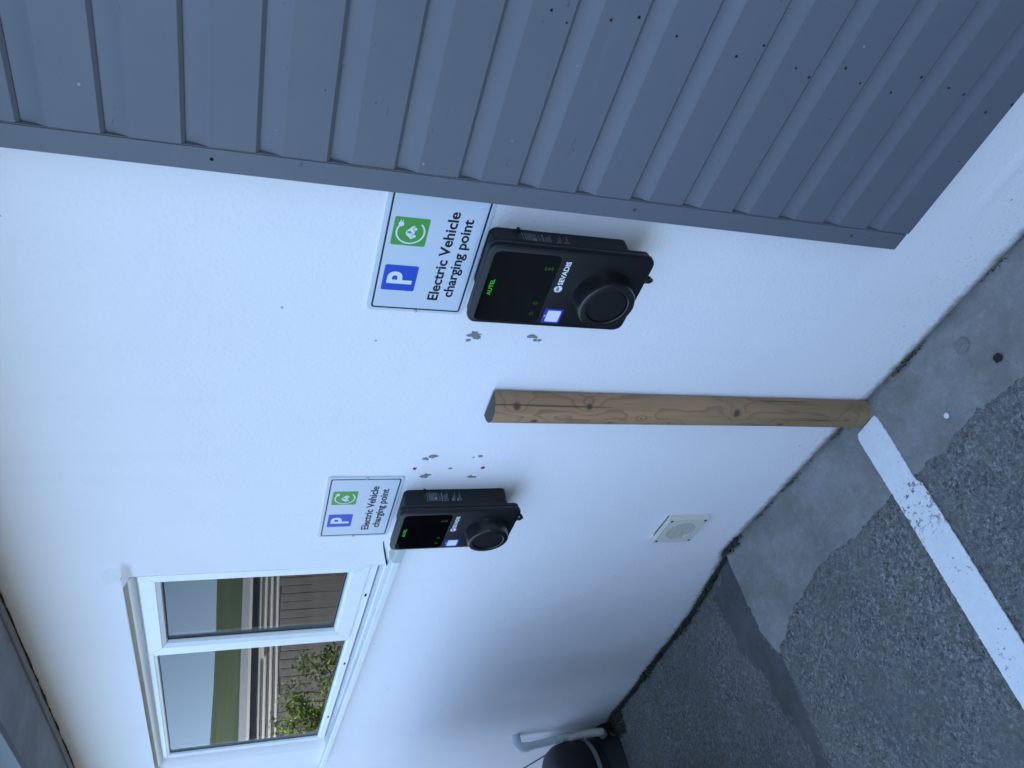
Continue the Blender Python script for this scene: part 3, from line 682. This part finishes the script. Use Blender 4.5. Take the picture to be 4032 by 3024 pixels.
# ------------------------------------------------------------------ charge points
def make_charger(label):
    c = thing('charge_point', label, 'charger', (-1.0085, 0, 1.0475), 'wall mounted electric car charge points')
    cw, ch = 0.2155, 0.372
    def pris(name, pts, y0, y1, mat, par, bevel=0.0, seg=2): return MB().prism(pts, vfun(y0), vfun(y1)).build(name, mat, par, bevel=bevel, seg=seg, angle=0.6)
    # body: tapered box, back smaller than front
    bk = rrect(-0.081, 0.0755, 0.0255, 0.3455, 0.016); fr = rrect(-0.094, 0.085, 0.0285, 0.356, 0.020); md = rrect(-0.083, 0.0770, 0.0255, 0.348, 0.017); k = len(bk)
    b = MB(); b.add([(x, 0.004, z) for x, z in bk] + [(x, -0.045, z) for x, z in md] + [(x, -0.071, z) for x, z in fr], [tuple(range(k))] + [(r * k + j, r * k + (j + 1) % k, (r + 1) * k + (j + 1) % k, (r + 1) * k + j) for r in (0, 1) for j in range(k)])
    b.build('body', BLACK2, c, angle=0.6)
    # cover: flange, dark groove, front plate with bevelled rim
    pris('flange', rrect(-0.1045, 0.1045, 0.003, 0.369, 0.019), -0.070, -0.0815, BLACK2, c, 0.002)
    fp = MB(); rr = lambda i: rrect(-cw / 2 + i, cw / 2 - i, i, ch - i, 0.021 - i * 0.7)
    lay = [(0.004, -0.081), (0.0015, -0.083), (0.0, -0.087), (0.0, -0.095), (0.0012, -0.0985), (0.004, -0.100)]
    k = len(rr(0)); vv = [(x, y, z) for i, y in lay for x, z in rr(i)]
    fp.add(vv, [(r * k + j, r * k + (j + 1) % k, (r + 1) * k + (j + 1) % k, (r + 1) * k + j) for r in range(len(lay) - 1) for j in range(k)] + [tuple(range((len(lay) - 1) * k, len(lay) * k))])
    front = fp.build('front_cover', BLACK, c, angle=0.6)
    scr = pris('screen', rrect(-0.0985, 0.0930, 0.2125, 0.3585, 0.013), -0.099, -0.1006, SCREEN, c, 0.0004, 1)
    letters('brand_lettering', 'AUTEL', -0.0250, 0.0195, 0.3385, 0.3475, -0.1009, GREENL, scr, 0.012)
    yy = -0.1009
    def arc(mb, cx, cz, r, w_, a0, a1, n=14):
        for s_ in range(n):
            t0, t1 = math.radians(a0 + (a1 - a0) * s_ / n), math.radians(a0 + (a1 - a0) * (s_ + 1) / n)
            mb.add([(cx + q * math.cos(t), yy, cz + q * math.sin(t)) for q, t in ((r - w_, t0), (r + w_, t0), (r + w_, t1), (r - w_, t1))], [(0, 1, 2, 3)])
    ic = MB()
    for s0 in (55, 235):
        arc(ic, 0.0585, 0.2325, 0.0090, 0.0004, s0, s0 + 80); arc(ic, 0.0585, 0.2325, 0.0070, 0.0004, s0, s0 + 80)
    arc(ic, 0.0585, 0.2325, 0.0040, 0.0004, 0, 360, 4); ic.add([(0.0585 + a, yy, 0.2325 + b_) for a, b_ in ((-0.0025, 0.0), (0.0005, 0.003), (0.0, 0.0005), (0.0025, 0.0), (-0.0005, -0.003), (0.0, -0.0005))], [tuple(range(6))])
    ic.build('card_icon', GREEND, scr)
    for cx in (-0.0385, -0.0695):
        ic = MB(); arc(ic, cx, 0.2325, 0.0045, 0.0003, 0, 360, 20); arc(ic, cx, 0.2325, 0.0022, 0.0003, 0, 300, 10); ic.build('status_icon', GREEND, scr)
    # SEVADIS roundel and name
    lg = MB(); lg.add([(0.0055 + 0.0092 * math.cos(2 * PI * k / 28), -0.1004, 0.1945 + 0.0092 * math.sin(2 * PI * k / 28)) for k in range(28)], [tuple(range(28))])
    roundel = lg.build('logo_roundel', WHITEP, c)
    cut = MB()
    for dx in (-0.0012, 0.0022):
        P = [(0.0055 + dx + a, 0.1945 + b_) for a, b_ in ((-0.0075, -0.0012), (0.0, 0.0042), (-0.0030, -0.0026), (0.0060, 0.0040))]
        for (x0, z0), (x1, z1) in zip(P, P[1:]):
            L = math.hypot(x1 - x0, z1 - z0); nx, nzz = -(z1 - z0) / L * 0.0005, (x1 - x0) / L * 0.0005
            cut.add([(x0 + nx, -0.1006, z0 + nzz), (x1 + nx, -0.1006, z1 + nzz), (x1 - nx, -0.1006, z1 - nzz), (x0 - nx, -0.1006, z0 - nzz)], [(0, 1, 2, 3)])
    cut.build('logo_mark', BLACK, roundel)
    letters('brand_lettering', 'SEVADIS', 0.0170, 0.0810, 0.1885, 0.2005, -0.1004, WHITEP, c, 0.030)
    st = pris('sticker', rrect(-0.0955, -0.0525, 0.1600, 0.2035, 0.003), -0.0995, -0.1005, STICK, c)
    pris('sticker_panel', rrect(-0.0905, -0.0575, 0.1645, 0.1955, 0.002), -0.1004, -0.1008, WHITEP, st)
    letters('sticker_lettering', 'tap', -0.0775, -0.0705, 0.1970, 0.2015, -0.1008, WHITEP, st, 0.02)
    # socket dial: flared base, thick ring, recessed lid
    dz = 0.0895
    MB().lathe([(0.0665, 0.0995), (0.0655, 0.103), (0.0640, 0.115), (0.0635, 0.130), (0.0635, 0.137), (0.0620, 0.1405), (0.0590, 0.142), (0.0480, 0.1425), (0.0462, 0.1415), (0.0455, 0.1385), (0.0455, 0.1300)], (0.0, 0, dz), 'y', 64, False).build('socket_ring', RINGM, c, angle=0.5)
    MB().lathe([(0.0445, 0.128), (0.0445, 0.1375), (0.0430, 0.1388), (0.001, 0.1392)], (0.0, 0, dz), 'y', 56).build('socket_lid', BLACK, c, angle=0.5)
    # cable entry gland + loop at the bottom
    MB().tube([(0.030, -0.060, 0.030), (0.030, -0.062, 0.004), (0.0315, -0.066, -0.012), (0.034, -0.074, -0.021), (0.036, -0.083, -0.022), (0.037, -0.088, -0.014), (0.037, -0.088, 0.0)], 0.0052, 10).build('cable_loop', BLACK, c, True)
    MB().lathe([(0.004, -0.002), (0.004, 0.008), (0.002, 0.010)], (0.0775, 0, 0.285), 'y', 12).build('fixing_lug', BLACK2, c)
    # rating label on the right flank: grey panel, text rules (too small to read in the photograph)
    def flank_x(y): return 0.0755 + (0.0770 - 0.0755) * (-y) / 0.045 + 0.0006
    lb = MB(); rl = MB(); rnd = random.Random(3)
    def q_(mb, ya, yb, za, zb, d=0.0): mb.add([(flank_x(ya) + d, ya, za), (flank_x(yb) + d, yb, za), (flank_x(yb) + d, yb, zb), (flank_x(ya) + d, ya, zb)], [(0, 1, 2, 3)])
    q_(lb, -0.012, -0.042, 0.248, 0.276)
    lab = lb.build('rating_label', GREYP, c)
    z = 0.2795; q_(rl, -0.012, -0.043, z - 0.0008, z + 0.0008)
    for z, ln in ((0.2440, 0.026), (0.2405, 0.018), (0.229, 0.020), (0.226, 0.024), (0.223, 0.022), (0.220, 0.026), (0.217, 0.031), (0.200, 0.022), (0.197, 0.018), (0.194, 0.030), (0.184, 0.014), (0.181, 0.022), (0.178, 0.030), (0.175, 0.011)):
        q_(rl, -0.0425, -0.0425 + ln, z - 0.0006, z + 0.0006)
    for k_ in range(5): q_(rl, -0.0425 + 0.0062 * k_, -0.0385 + 0.0062 * k_, 0.2325, 0.2370)
    for z in (0.272, 0.268, 0.264): q_(rl, -0.038, -0.020 - rnd.random() * 0.006, z - 0.0005, z + 0.0005, 0.0002)
    q_(rl, -0.037, -0.029, 0.250, 0.258, 0.0002); q_(rl, -0.0425, -0.034, 0.2005, 0.2045); q_(rl, -0.0425, -0.034, 0.1845, 0.1885)
    rl.build('label_print', plain('dim white print', (0.22, 0.23, 0.24), 0.5, 0.3, 0.2, 400), lab)
    me_ = text_mesh('AUTEL', -0.040, -0.018, 0.2835, 0.2885, 0.0, 0.01)
    for v in me_.vertices: v.co = (flank_x(v.co.x) + 0.0002, v.co.x, v.co.z)
    link_mesh('label_lettering', me_, GREEND, lab)
    return c
def copy_tree(o, parent=None):
    c = o.copy(); C.objects.link(c)
    if parent: c.parent = parent
    for ch in list(o.children): copy_tree(ch, c)
    return c
sign1 = make_sign('larger looking electric vehicle parking sign partly hidden behind grey cladding trim')
ch1 = make_charger('black wall charger beside the grey cladding, nearer to the timber')
ch1['label'] = 'black wall charger close to the grey cladding, right of the timber post'
sign1['label'] = 'white electric vehicle charging sign cut off by the edge of grey cladding'
sign2 = copy_tree(sign1); sign2.location = (-2.0105, 0, 1.4085); sign2['label'] = 'fully visible white electric vehicle charging sign beside the window'
ch2 = copy_tree(ch1); ch2.location = (-1.9995, 0, 1.0515); ch2['label'] = 'black wall charger beside the window sill, left of the timber post'

# ------------------------------------------------------------------ timber post
post = thing('timber_post', 'half round weathered timber post standing against the white wall', 'post', (-1.501, 0, 0))
pm = MB(); nz_ = 60; ns = 22; R = 0.052; rows = []
for j in range(nz_ + 1):
    z = -0.02 + 1.265 * j / nz_; row = []
    for k in range(ns + 1):
        a = PI + PI * k / ns; rr = R * (1 + 0.012 * nz(math.cos(a), z * 2, math.sin(a), 2.0) + 0.006 * nz(0, z, 1, 3))
        row.append((rr * math.cos(a) + 0.0015 * nz(z, 0, 0, 1.5), rr * math.sin(a) * 1.0 - 0.006, z))
    rows.append(row)
k = ns + 1; pv = [p for r in rows for p in r]
pm.add(pv, [(j * k + i, j * k + i + 1, (j + 1) * k + i + 1, (j + 1) * k + i) for j in range(nz_) for i in range(ns)] + [(j * k + ns, j * k, (j + 1) * k, (j + 1) * k + ns) for j in range(nz_)] + [tuple(range(k))[::-1]])
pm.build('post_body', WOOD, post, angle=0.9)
pt = MB(); pt.add([(x, y, z + 0.0006) for x, y, z in rows[-1]], [tuple(range(k))])
def mat_endgrain():
    M_ = N('grey weathered end grain', 0.8, 0.2)
    d = M_.dist((0, 0, 0), (1, 1, 0)); r_ = M_.math('FRACT', M_.math('MULTIPLY', M_.math('ADD', d, M_.math('MULTIPLY', M_.noise(40, 3), 0.008)), 170))
    M_.color(M_.mix(M_.ramp(r_, [(0.5, 0.0), (1.0, 0.6)]), (0.10, 0.095, 0.085), (0.05, 0.048, 0.042))); M_.bump(r_, 0.3, 0.001); return M_.m
pt.build('end_grain', mat_endgrain(), post)

# ------------------------------------------------------------------ waste pipes, cable, barrel by the left end
wp = thing('waste_pipe', 'white plastic waste pipe with elbow clipped low on the wall', 'pipe', (-4.62, 0, 0))
def P(*a): return [(x + 4.62, y, z) for x, y, z in a]
arcp = [(-4.62, -0.062 + 0.034 * math.cos(a), 0.222 + 0.034 * math.sin(a)) for a in [PI / 2 + PI / 2 * k / 6 for k in range(7)]]
MB().tube(P((-4.60, 0.01, 0.252), (-4.60, -0.035, 0.252)) + P(*[(-4.60, -0.037 - 0.034 * math.sin(a), 0.218 + 0.034 * math.cos(a)) for a in [PI / 2 * k / 6 for k in range(1, 7)]]) + P((-4.60, -0.071, 0.185)), 0.027, 16).build('elbow', PIPEM, wp, angle=0.7)
MB().tube(P((-4.60, -0.071, 0.20), (-4.605, -0.045, -0.06)), 0.0225, 16).build('pipe', PIPEM, wp, angle=0.7)
MB().tube(P((-4.603, -0.053, 0.026), (-4.603, -0.0515, 0.010)), 0.027, 16).add([], []).build('pipe_clip', PIPEM, wp, angle=0.7)
MB().tube(P((-4.605, -0.047, -0.035), (-4.605, -0.045, -0.09), (-4.625, -0.050, -0.13), (-4.66, -0.055, -0.17)), 0.0265, 16).build('elbow', PIPEM, wp, angle=0.7)
wp2 = thing('drain_pipe', 'cream drain pipe bending down into the dark gully', 'pipe', (-4.55, 0, -0.3))
MB().tube([(x + 4.55, y, z + 0.3) for x, y, z in ((-4.61, -0.046, -0.10), (-4.53, -0.060, -0.165), (-4.475, -0.075, -0.203), (-4.455, -0.080, -0.216), (-4.450, -0.083, -0.228), (-4.465, -0.085, -0.244), (-4.50, -0.088, -0.262), (-4.58, -0.092, -0.30), (-4.66, -0.097, -0.345))], 0.024, 16).build('pipe', plain('cream drain plastic', (0.50, 0.47, 0.38), 0.45, 0.4, 0.2, 20), wp2, angle=0.7)
cb = MB(); cb.tube([(-4.50, -0.012, -0.375), (-4.62, -0.010, -0.318), (-4.798, -0.006, -0.232), (-4.95, -0.006, -0.165), (-5.137, -0.006, -0.098), (-5.372, -0.006, -0.024), (-5.7, -0.006, 0.10)], 0.0055, 8)
tag(cb.build('cable', BLACK, None, True), 'thin black cable running diagonally across the wall behind the pipes', 'cable')
bar = thing('barrel', 'dark rounded plastic barrel with a pale band at the wall end', 'barrel', (-4.69, -0.30, -0.445))
MB().lathe([(0.24, 0.0), (0.295, 0.01), (0.322, 0.04), (0.330, 0.09), (0.318, 0.14), (0.280, 0.185), (0.238, 0.205), (0.232, 0.215), (0.238, 0.222), (0.232, 0.229), (0.238, 0.237), (0.232, 0.245), (0.238, 0.253), (0.232, 0.260), (0.240, 0.268)], (0, 0, 0), 'z', 64).build('barrel_base', BARM, bar, angle=0.6)
MB().lathe([(0.236, 0.266), (0.2475, 0.267), (0.2475, 0.292), (0.236, 0.293)], (0, 0, 0), 'z', 64, False).build('band', BANDM, bar, angle=0.6)
MB().lathe([(0.243, 0.292), (0.246, 0.33), (0.243, 0.40), (0.232, 0.45), (0.205, 0.49), (0.15, 0.515), (0.05, 0.522)], (0, 0, 0), 'z', 64).build('lid', BARM, bar, angle=0.6)
MB().tube([(-0.02 + 0.0, -0.10, 0.505), (-0.01, -0.095, 0.545), (0.0, 0.0, 0.562), (0.01, 0.095, 0.545), (0.02, 0.10, 0.505)], 0.012, 10).build('lid_handle', BARM, bar, True)

# moss and rotted debris along the foot of the wall
ms = MB(); rnd = random.Random(5)
def tuft(x, y, z, s, n):
    for _ in range(n):
        a = rnd.uniform(0, 2 * PI); t = rnd.uniform(0.2, 1.0); px, py, pz = x + rnd.gauss(0, s * 0.7), y - abs(rnd.gauss(0, s * 0.5)), z + rnd.uniform(0, s)
        d = Vector((math.cos(a), math.sin(a) - 0.3, rnd.uniform(0.2, 1.2))).normalized() * s * t; e = Vector((-d.y, d.x, 0)).normalized() * s * 0.35
        b_ = Vector((px, py, pz)); ms.add([b_ - e, b_ + e, b_ + d * 1.0], [(0, 1, 2)])
x = -2.30
while x > -5.2:
    k = 0.5 + 0.5 * nz(x, 0, 0, 5); tuft(x, -0.008, gz(x, -0.01) - 0.004, 0.010 + 0.014 * k, int(8 + 10 * k)); x -= 0.008
x = -2.30
while x < -0.3:
    k = nz(x, 3, 0, 6)
    if k > 0.05 or rnd.random() < 0.18: tuft(x, -0.006, 0.0, 0.006 + 0.010 * max(0, k), 6)
    x += 0.008
for _ in range(700):
    x = rnd.uniform(-4.9, -4.25); y = -rnd.random() * 0.14; tuft(x, y, gz(x, y) - 0.002, 0.016, 3)
mo = ms.build('moss', MOSS); mo['kind'] = 'stuff'
lf = MB(); lf.add([(-4.43, -0.115, -0.30), (-4.405, -0.13, -0.285), (-4.395, -0.12, -0.255), (-4.42, -0.10, -0.27)], [(0, 1, 2, 3)])
tag(lf.build('fallen_leaf', plain('yellow leaf', (0.22, 0.22, 0.03), 0.6, 0.3)), 'small yellow green leaf lying by the drain gully', 'leaf')
# pavement blemishes: old bolt patch, tar-filled hole, white paint spot
def spot(name, x, y, r, mat, lift, seed, parent=None):
    rnd_ = random.Random(seed); n = 20; pts = [(x + r * (0.85 + 0.3 * rnd_.random()) * math.cos(2 * PI * k / n), y + r * (0.85 + 0.3 * rnd_.random()) * math.sin(2 * PI * k / n)) for k in range(n)]
    b = MB(); b.add([(px, py, lift) for px, py in pts] + [(x, y, lift + 0.001)], [(k, (k + 1) % n, n) for k in range(n)]); return b.build(name, mat, parent)
cs = bpy.data.objects['concrete_strip']
spot('filled_patch', -1.092, -0.102, 0.022, plain('crusty pale mortar', (0.33, 0.33, 0.32), 0.9, 0.1, 0.9, 160, 0.6), 0.0075, 1, cs)
spot('tar_hole', -1.035, -0.200, 0.013, plain('black tar', (0.008, 0.009, 0.009), 0.5, 0.4, 0.4, 200, 0.6), 0.0078, 2, cs)
spot('paint_spot', -1.251, -0.221, 0.0085, plain('white paint drip', (0.75, 0.75, 0.74), 0.6), 0.0080, 3, cs)


# unseen wheelie bins added just out of frame to shade the wall's left end
def make_shade_bin(label, loc, rz):
    b = thing('shade_bin', label, 'bin', loc, 'unseen bins added to shade the wall'); b.rotation_euler = (0, 0, rz); b.scale = (1.04, 1.0, 1.26)
    mb = MB(); lo = rrect(-0.22, 0.22, -0.24, 0.24, 0.05); hi = rrect(-0.285, 0.285, -0.33, 0.33, 0.05); k = len(lo)
    mb.add([(x, y, 0.06) for x, y in lo] + [(x, y, 0.93) for x, y in hi] + [(x * 1.05, y * 1.05, 0.935) for x, y in hi] + [(x * 1.05, y * 1.05, 0.975) for x, y in hi],
        [tuple(range(k))[::-1], tuple(range(3 * k, 4 * k))] + [(r * k + j, r * k + (j + 1) % k, (r + 1) * k + (j + 1) % k, (r + 1) * k + j) for r in range(3) for j in range(k)])
    mb.build('bin_body', BARM, b, angle=0.6)
    ld = MB(); ld.prism([(-0.37, 0.978), (0.36, 0.978), (0.36, 1.0), (0.2, 1.045), (-0.2, 1.06), (-0.37, 1.02)], lambda p: (-0.30, p[0], p[1]), lambda p: (0.30, p[0], p[1])); ld.build('bin_lid', BARM, b, bevel=0.015)
    MB().tube([(-0.27, 0.34, 0.97), (-0.27, 0.41, 0.985), (0.27, 0.41, 0.985), (0.27, 0.34, 0.97)], 0.016, 10).build('bin_handle', BARM, b)
    for sx in (-1, 1):
        wh = MB(); n = 24
        prof = [(0.05, -0.022), (0.095, -0.025), (0.10, -0.015), (0.10, 0.015), (0.095, 0.025), (0.05, 0.022)]
        wh.add([(sx * 0.245 + h, 0.24 + r * math.cos(2 * PI * q / n), 0.10 + r * math.sin(2 * PI * q / n)) for r, h in prof for q in range(n)],
            [(i * n + q, i * n + (q + 1) % n, (i + 1) * n + (q + 1) % n, (i + 1) * n + q) for i in range(5) for q in range(n)] + [tuple(range(n)), tuple(range(5 * n, 6 * n))])
        wh.build('wheel', RUBBER, b, angle=0.6)
    return b
make_shade_bin('unseen bin added to shade the wall, right of the row of three', (-2.95, -1.17, gz(-2.95, -1.1)), PI)
make_shade_bin('unseen bin added to shade the wall, middle of the row of three', (-3.60, -1.01, gz(-3.6, -1.0)), PI + 0.04)
make_shade_bin('unseen bin added to shade the wall, nearest the dark barrel', (-4.25, -0.87, gz(-4.25, -0.9)), PI - 0.03)

# ------------------------------------------------------------------ across the yard (seen in the window's reflection, except the added light-blocking wall)
yw = MB(); yw.box(-9.0, 8.0, -4.65, -4.43, -0.6, 1.3)  # unseen wall added to keep low sky and bounce light off the house
tag(yw.build('shade_wall', plain('dark shade wall', (0.10, 0.10, 0.095), 0.85, 0.2, 0.4, 3, 0.2), None, bevel=0.01), 'unseen dark wall added across the yard to block low light', 'wall')
C0 = Vector((0, 1.33, 1.88))                     # where the window mirrors the viewpoint to
def pol(phi, d, z=0.0): a = math.radians(phi); return Vector((-math.cos(a) * d, 1.33 - math.sin(a) * d, z))
fb = pol(22, 11.0); ua = Vector((math.sin(math.radians(22)), -math.cos(math.radians(22)), 0)); un = Vector((math.cos(math.radians(22)), math.sin(math.radians(22)), 0))
fence = thing('fence', 'weathered close boarded timber fence reflected in the window glass', 'fence', (fb.x, fb.y, gz(fb.x, fb.y)))
bmesh_data = MB().box(-0.0485, 0.0485, -0.010, 0.010, 0.03, 1.73).build('board', FENCEW, fence, bevel=0.003, seg=1)
ang = math.atan2(ua.y, ua.x)
first = True
for k in range(-28, 29):
    o = bmesh_data if first else bmesh_data.copy()
    if not first: C.objects.link(o)
    first = False
    o.location = ua * (k * 0.104) + Vector((0, 0, random.uniform(-0.015, 0.015))) + un * (0.006 * (k % 2)); o.rotation_euler = (0, 0, ang + random.uniform(-0.02, 0.02))
for z in (0.35, 1.25):
    r = MB().box(-3.0, 3.0, 0.012, 0.05, z, z + 0.07).build('rail', FENCEW, fence); r.rotation_euler = (0, 0, ang); r.location = un * -0.04
cvp = pol(23.5, 22.0)
cv = thing('static_caravan', 'cream static caravan with ribbed side reflected in the window glass', 'caravan', (cvp.x, cvp.y, -1.75))
cv.rotation_euler = (0, 0, ang + PI + 0.12)
MB().box(-4.5, 4.5, 0.0, 3.0, 0.5, 3.08).build('body', plain('shade-darkened grey caravan panel', (0.17, 0.18, 0.19), 0.5, 0.4, 0.1, 2), cv, bevel=0.03)  # grey panel colour darkened to stand for the shade between the ribs
for k in range(4): MB().tube([(-4.5, 0.0, 2.40 + 0.145 * k), (4.5, 0.0, 2.40 + 0.145 * k)], 0.042, 12).build('side_rib', CREAM, cv, angle=0.7)
MB().prism([(-0.22, 3.10), (1.5, 3.27), (3.22, 3.10), (3.22, 3.05), (-0.22, 3.05)], lambda p: (-4.7, p[0], p[1]), lambda p: (4.7, p[0], p[1])).build('roof', ROOFC, cv)
MB().box(-4.7, 4.7, -0.27, -0.221, 3.045, 3.115).build('gutter', CREAM, cv)
MB().box(-4.4, 4.4, -0.03, 0.01, 1.5, 2.33).build('window_band', plain('dark caravan window', (0.03, 0.035, 0.04), 0.1), cv)
MB().box(0.2, 0.6, -0.14, 0.0, 2.72, 2.80).build('lamp_box', CREAM, cv, bevel=0.01)
MB().box(-4.4, 4.4, 0.1, 2.9, 0.0, 0.49).build('skirt', plain('grey skirt', (0.2, 0.2, 0.2), 0.7), cv)
# bush in front of the fence
bp_ = pol(18.2, 9.2); bush = thing('bush', 'leafy green bush by the fence reflected in the window glass', 'bush', (bp_.x, bp_.y, gz(bp_.x, bp_.y)))
tb = MB(); rnd = random.Random(11)
for k in range(7):
    a = rnd.uniform(0, 2 * PI); tb.tube([(0, 0, -0.05), (0.08 * math.cos(a), 0.08 * math.sin(a), 0.6), (0.3 * math.cos(a), 0.3 * math.sin(a), 1.4 + rnd.random() * 0.4)], [0.02, 0.014, 0.005], 6)
tb.build('stems', BARK, bush)
lv = MB()
cl = [(rnd.gauss(0, 0.28), rnd.gauss(0, 0.22), rnd.uniform(0.3, 1.75), rnd.uniform(0.10, 0.22)) for _ in range(64)]
for cx, cy, cz, cr in cl:
    for _ in range(150):
        d = Vector((rnd.gauss(0, 1), rnd.gauss(0, 1), rnd.gauss(0, 1))).normalized() * cr * rnd.random() ** 0.4
        p_ = Vector((cx, cy, cz)) + d; u = Vector((rnd.gauss(0, 1), rnd.gauss(0, 1), rnd.gauss(0, 0.6))).normalized(); v_ = u.cross(Vector((rnd.gauss(0, 1), rnd.gauss(0, 1), rnd.gauss(0, 1)))).normalized(); L = rnd.uniform(0.016, 0.032)
        lv.add([p_ - u * L, p_ + v_ * L * 0.45, p_ + u * L, p_ - v_ * L * 0.45], [(0, 1, 2, 3)])
lv.build('crown', LEAFM, bush)
# rising fields beyond
hx = grade(-1800, 1800, -500, 300, 25.0, 1.4); hm = MB(); rows = []
V = []; F = []; na = 60; ds = [45, 60, 80, 110, 150, 200, 260, 330, 420, 520, 700]
for i, d in enumerate(ds):
    for k in range(na + 1):
        phi = -20 + 220 * k / na; p_ = pol(phi, d); t = i / (len(ds) - 1)
        h = -2.2 + (8.8 + 1.2 * nz(phi * 0.06, d * 0.004, 0, 1)) * sstep(0.0, 0.75, t) - 2.0 * sstep(0.8, 1.0, t) + 0.25 * nz(phi * 0.4, t * 6, 2, 1)
        V.append((p_.x, p_.y, h))
for i in range(len(ds) - 1):
    for k in range(na): F.append((i * (na + 1) + k, i * (na + 1) + k + 1, (i + 1) * (na + 1) + k + 1, (i + 1) * (na + 1) + k))
hl = MB().add(V, F).build('hill', FIELD, None, True); hl['kind'] = 'structure'
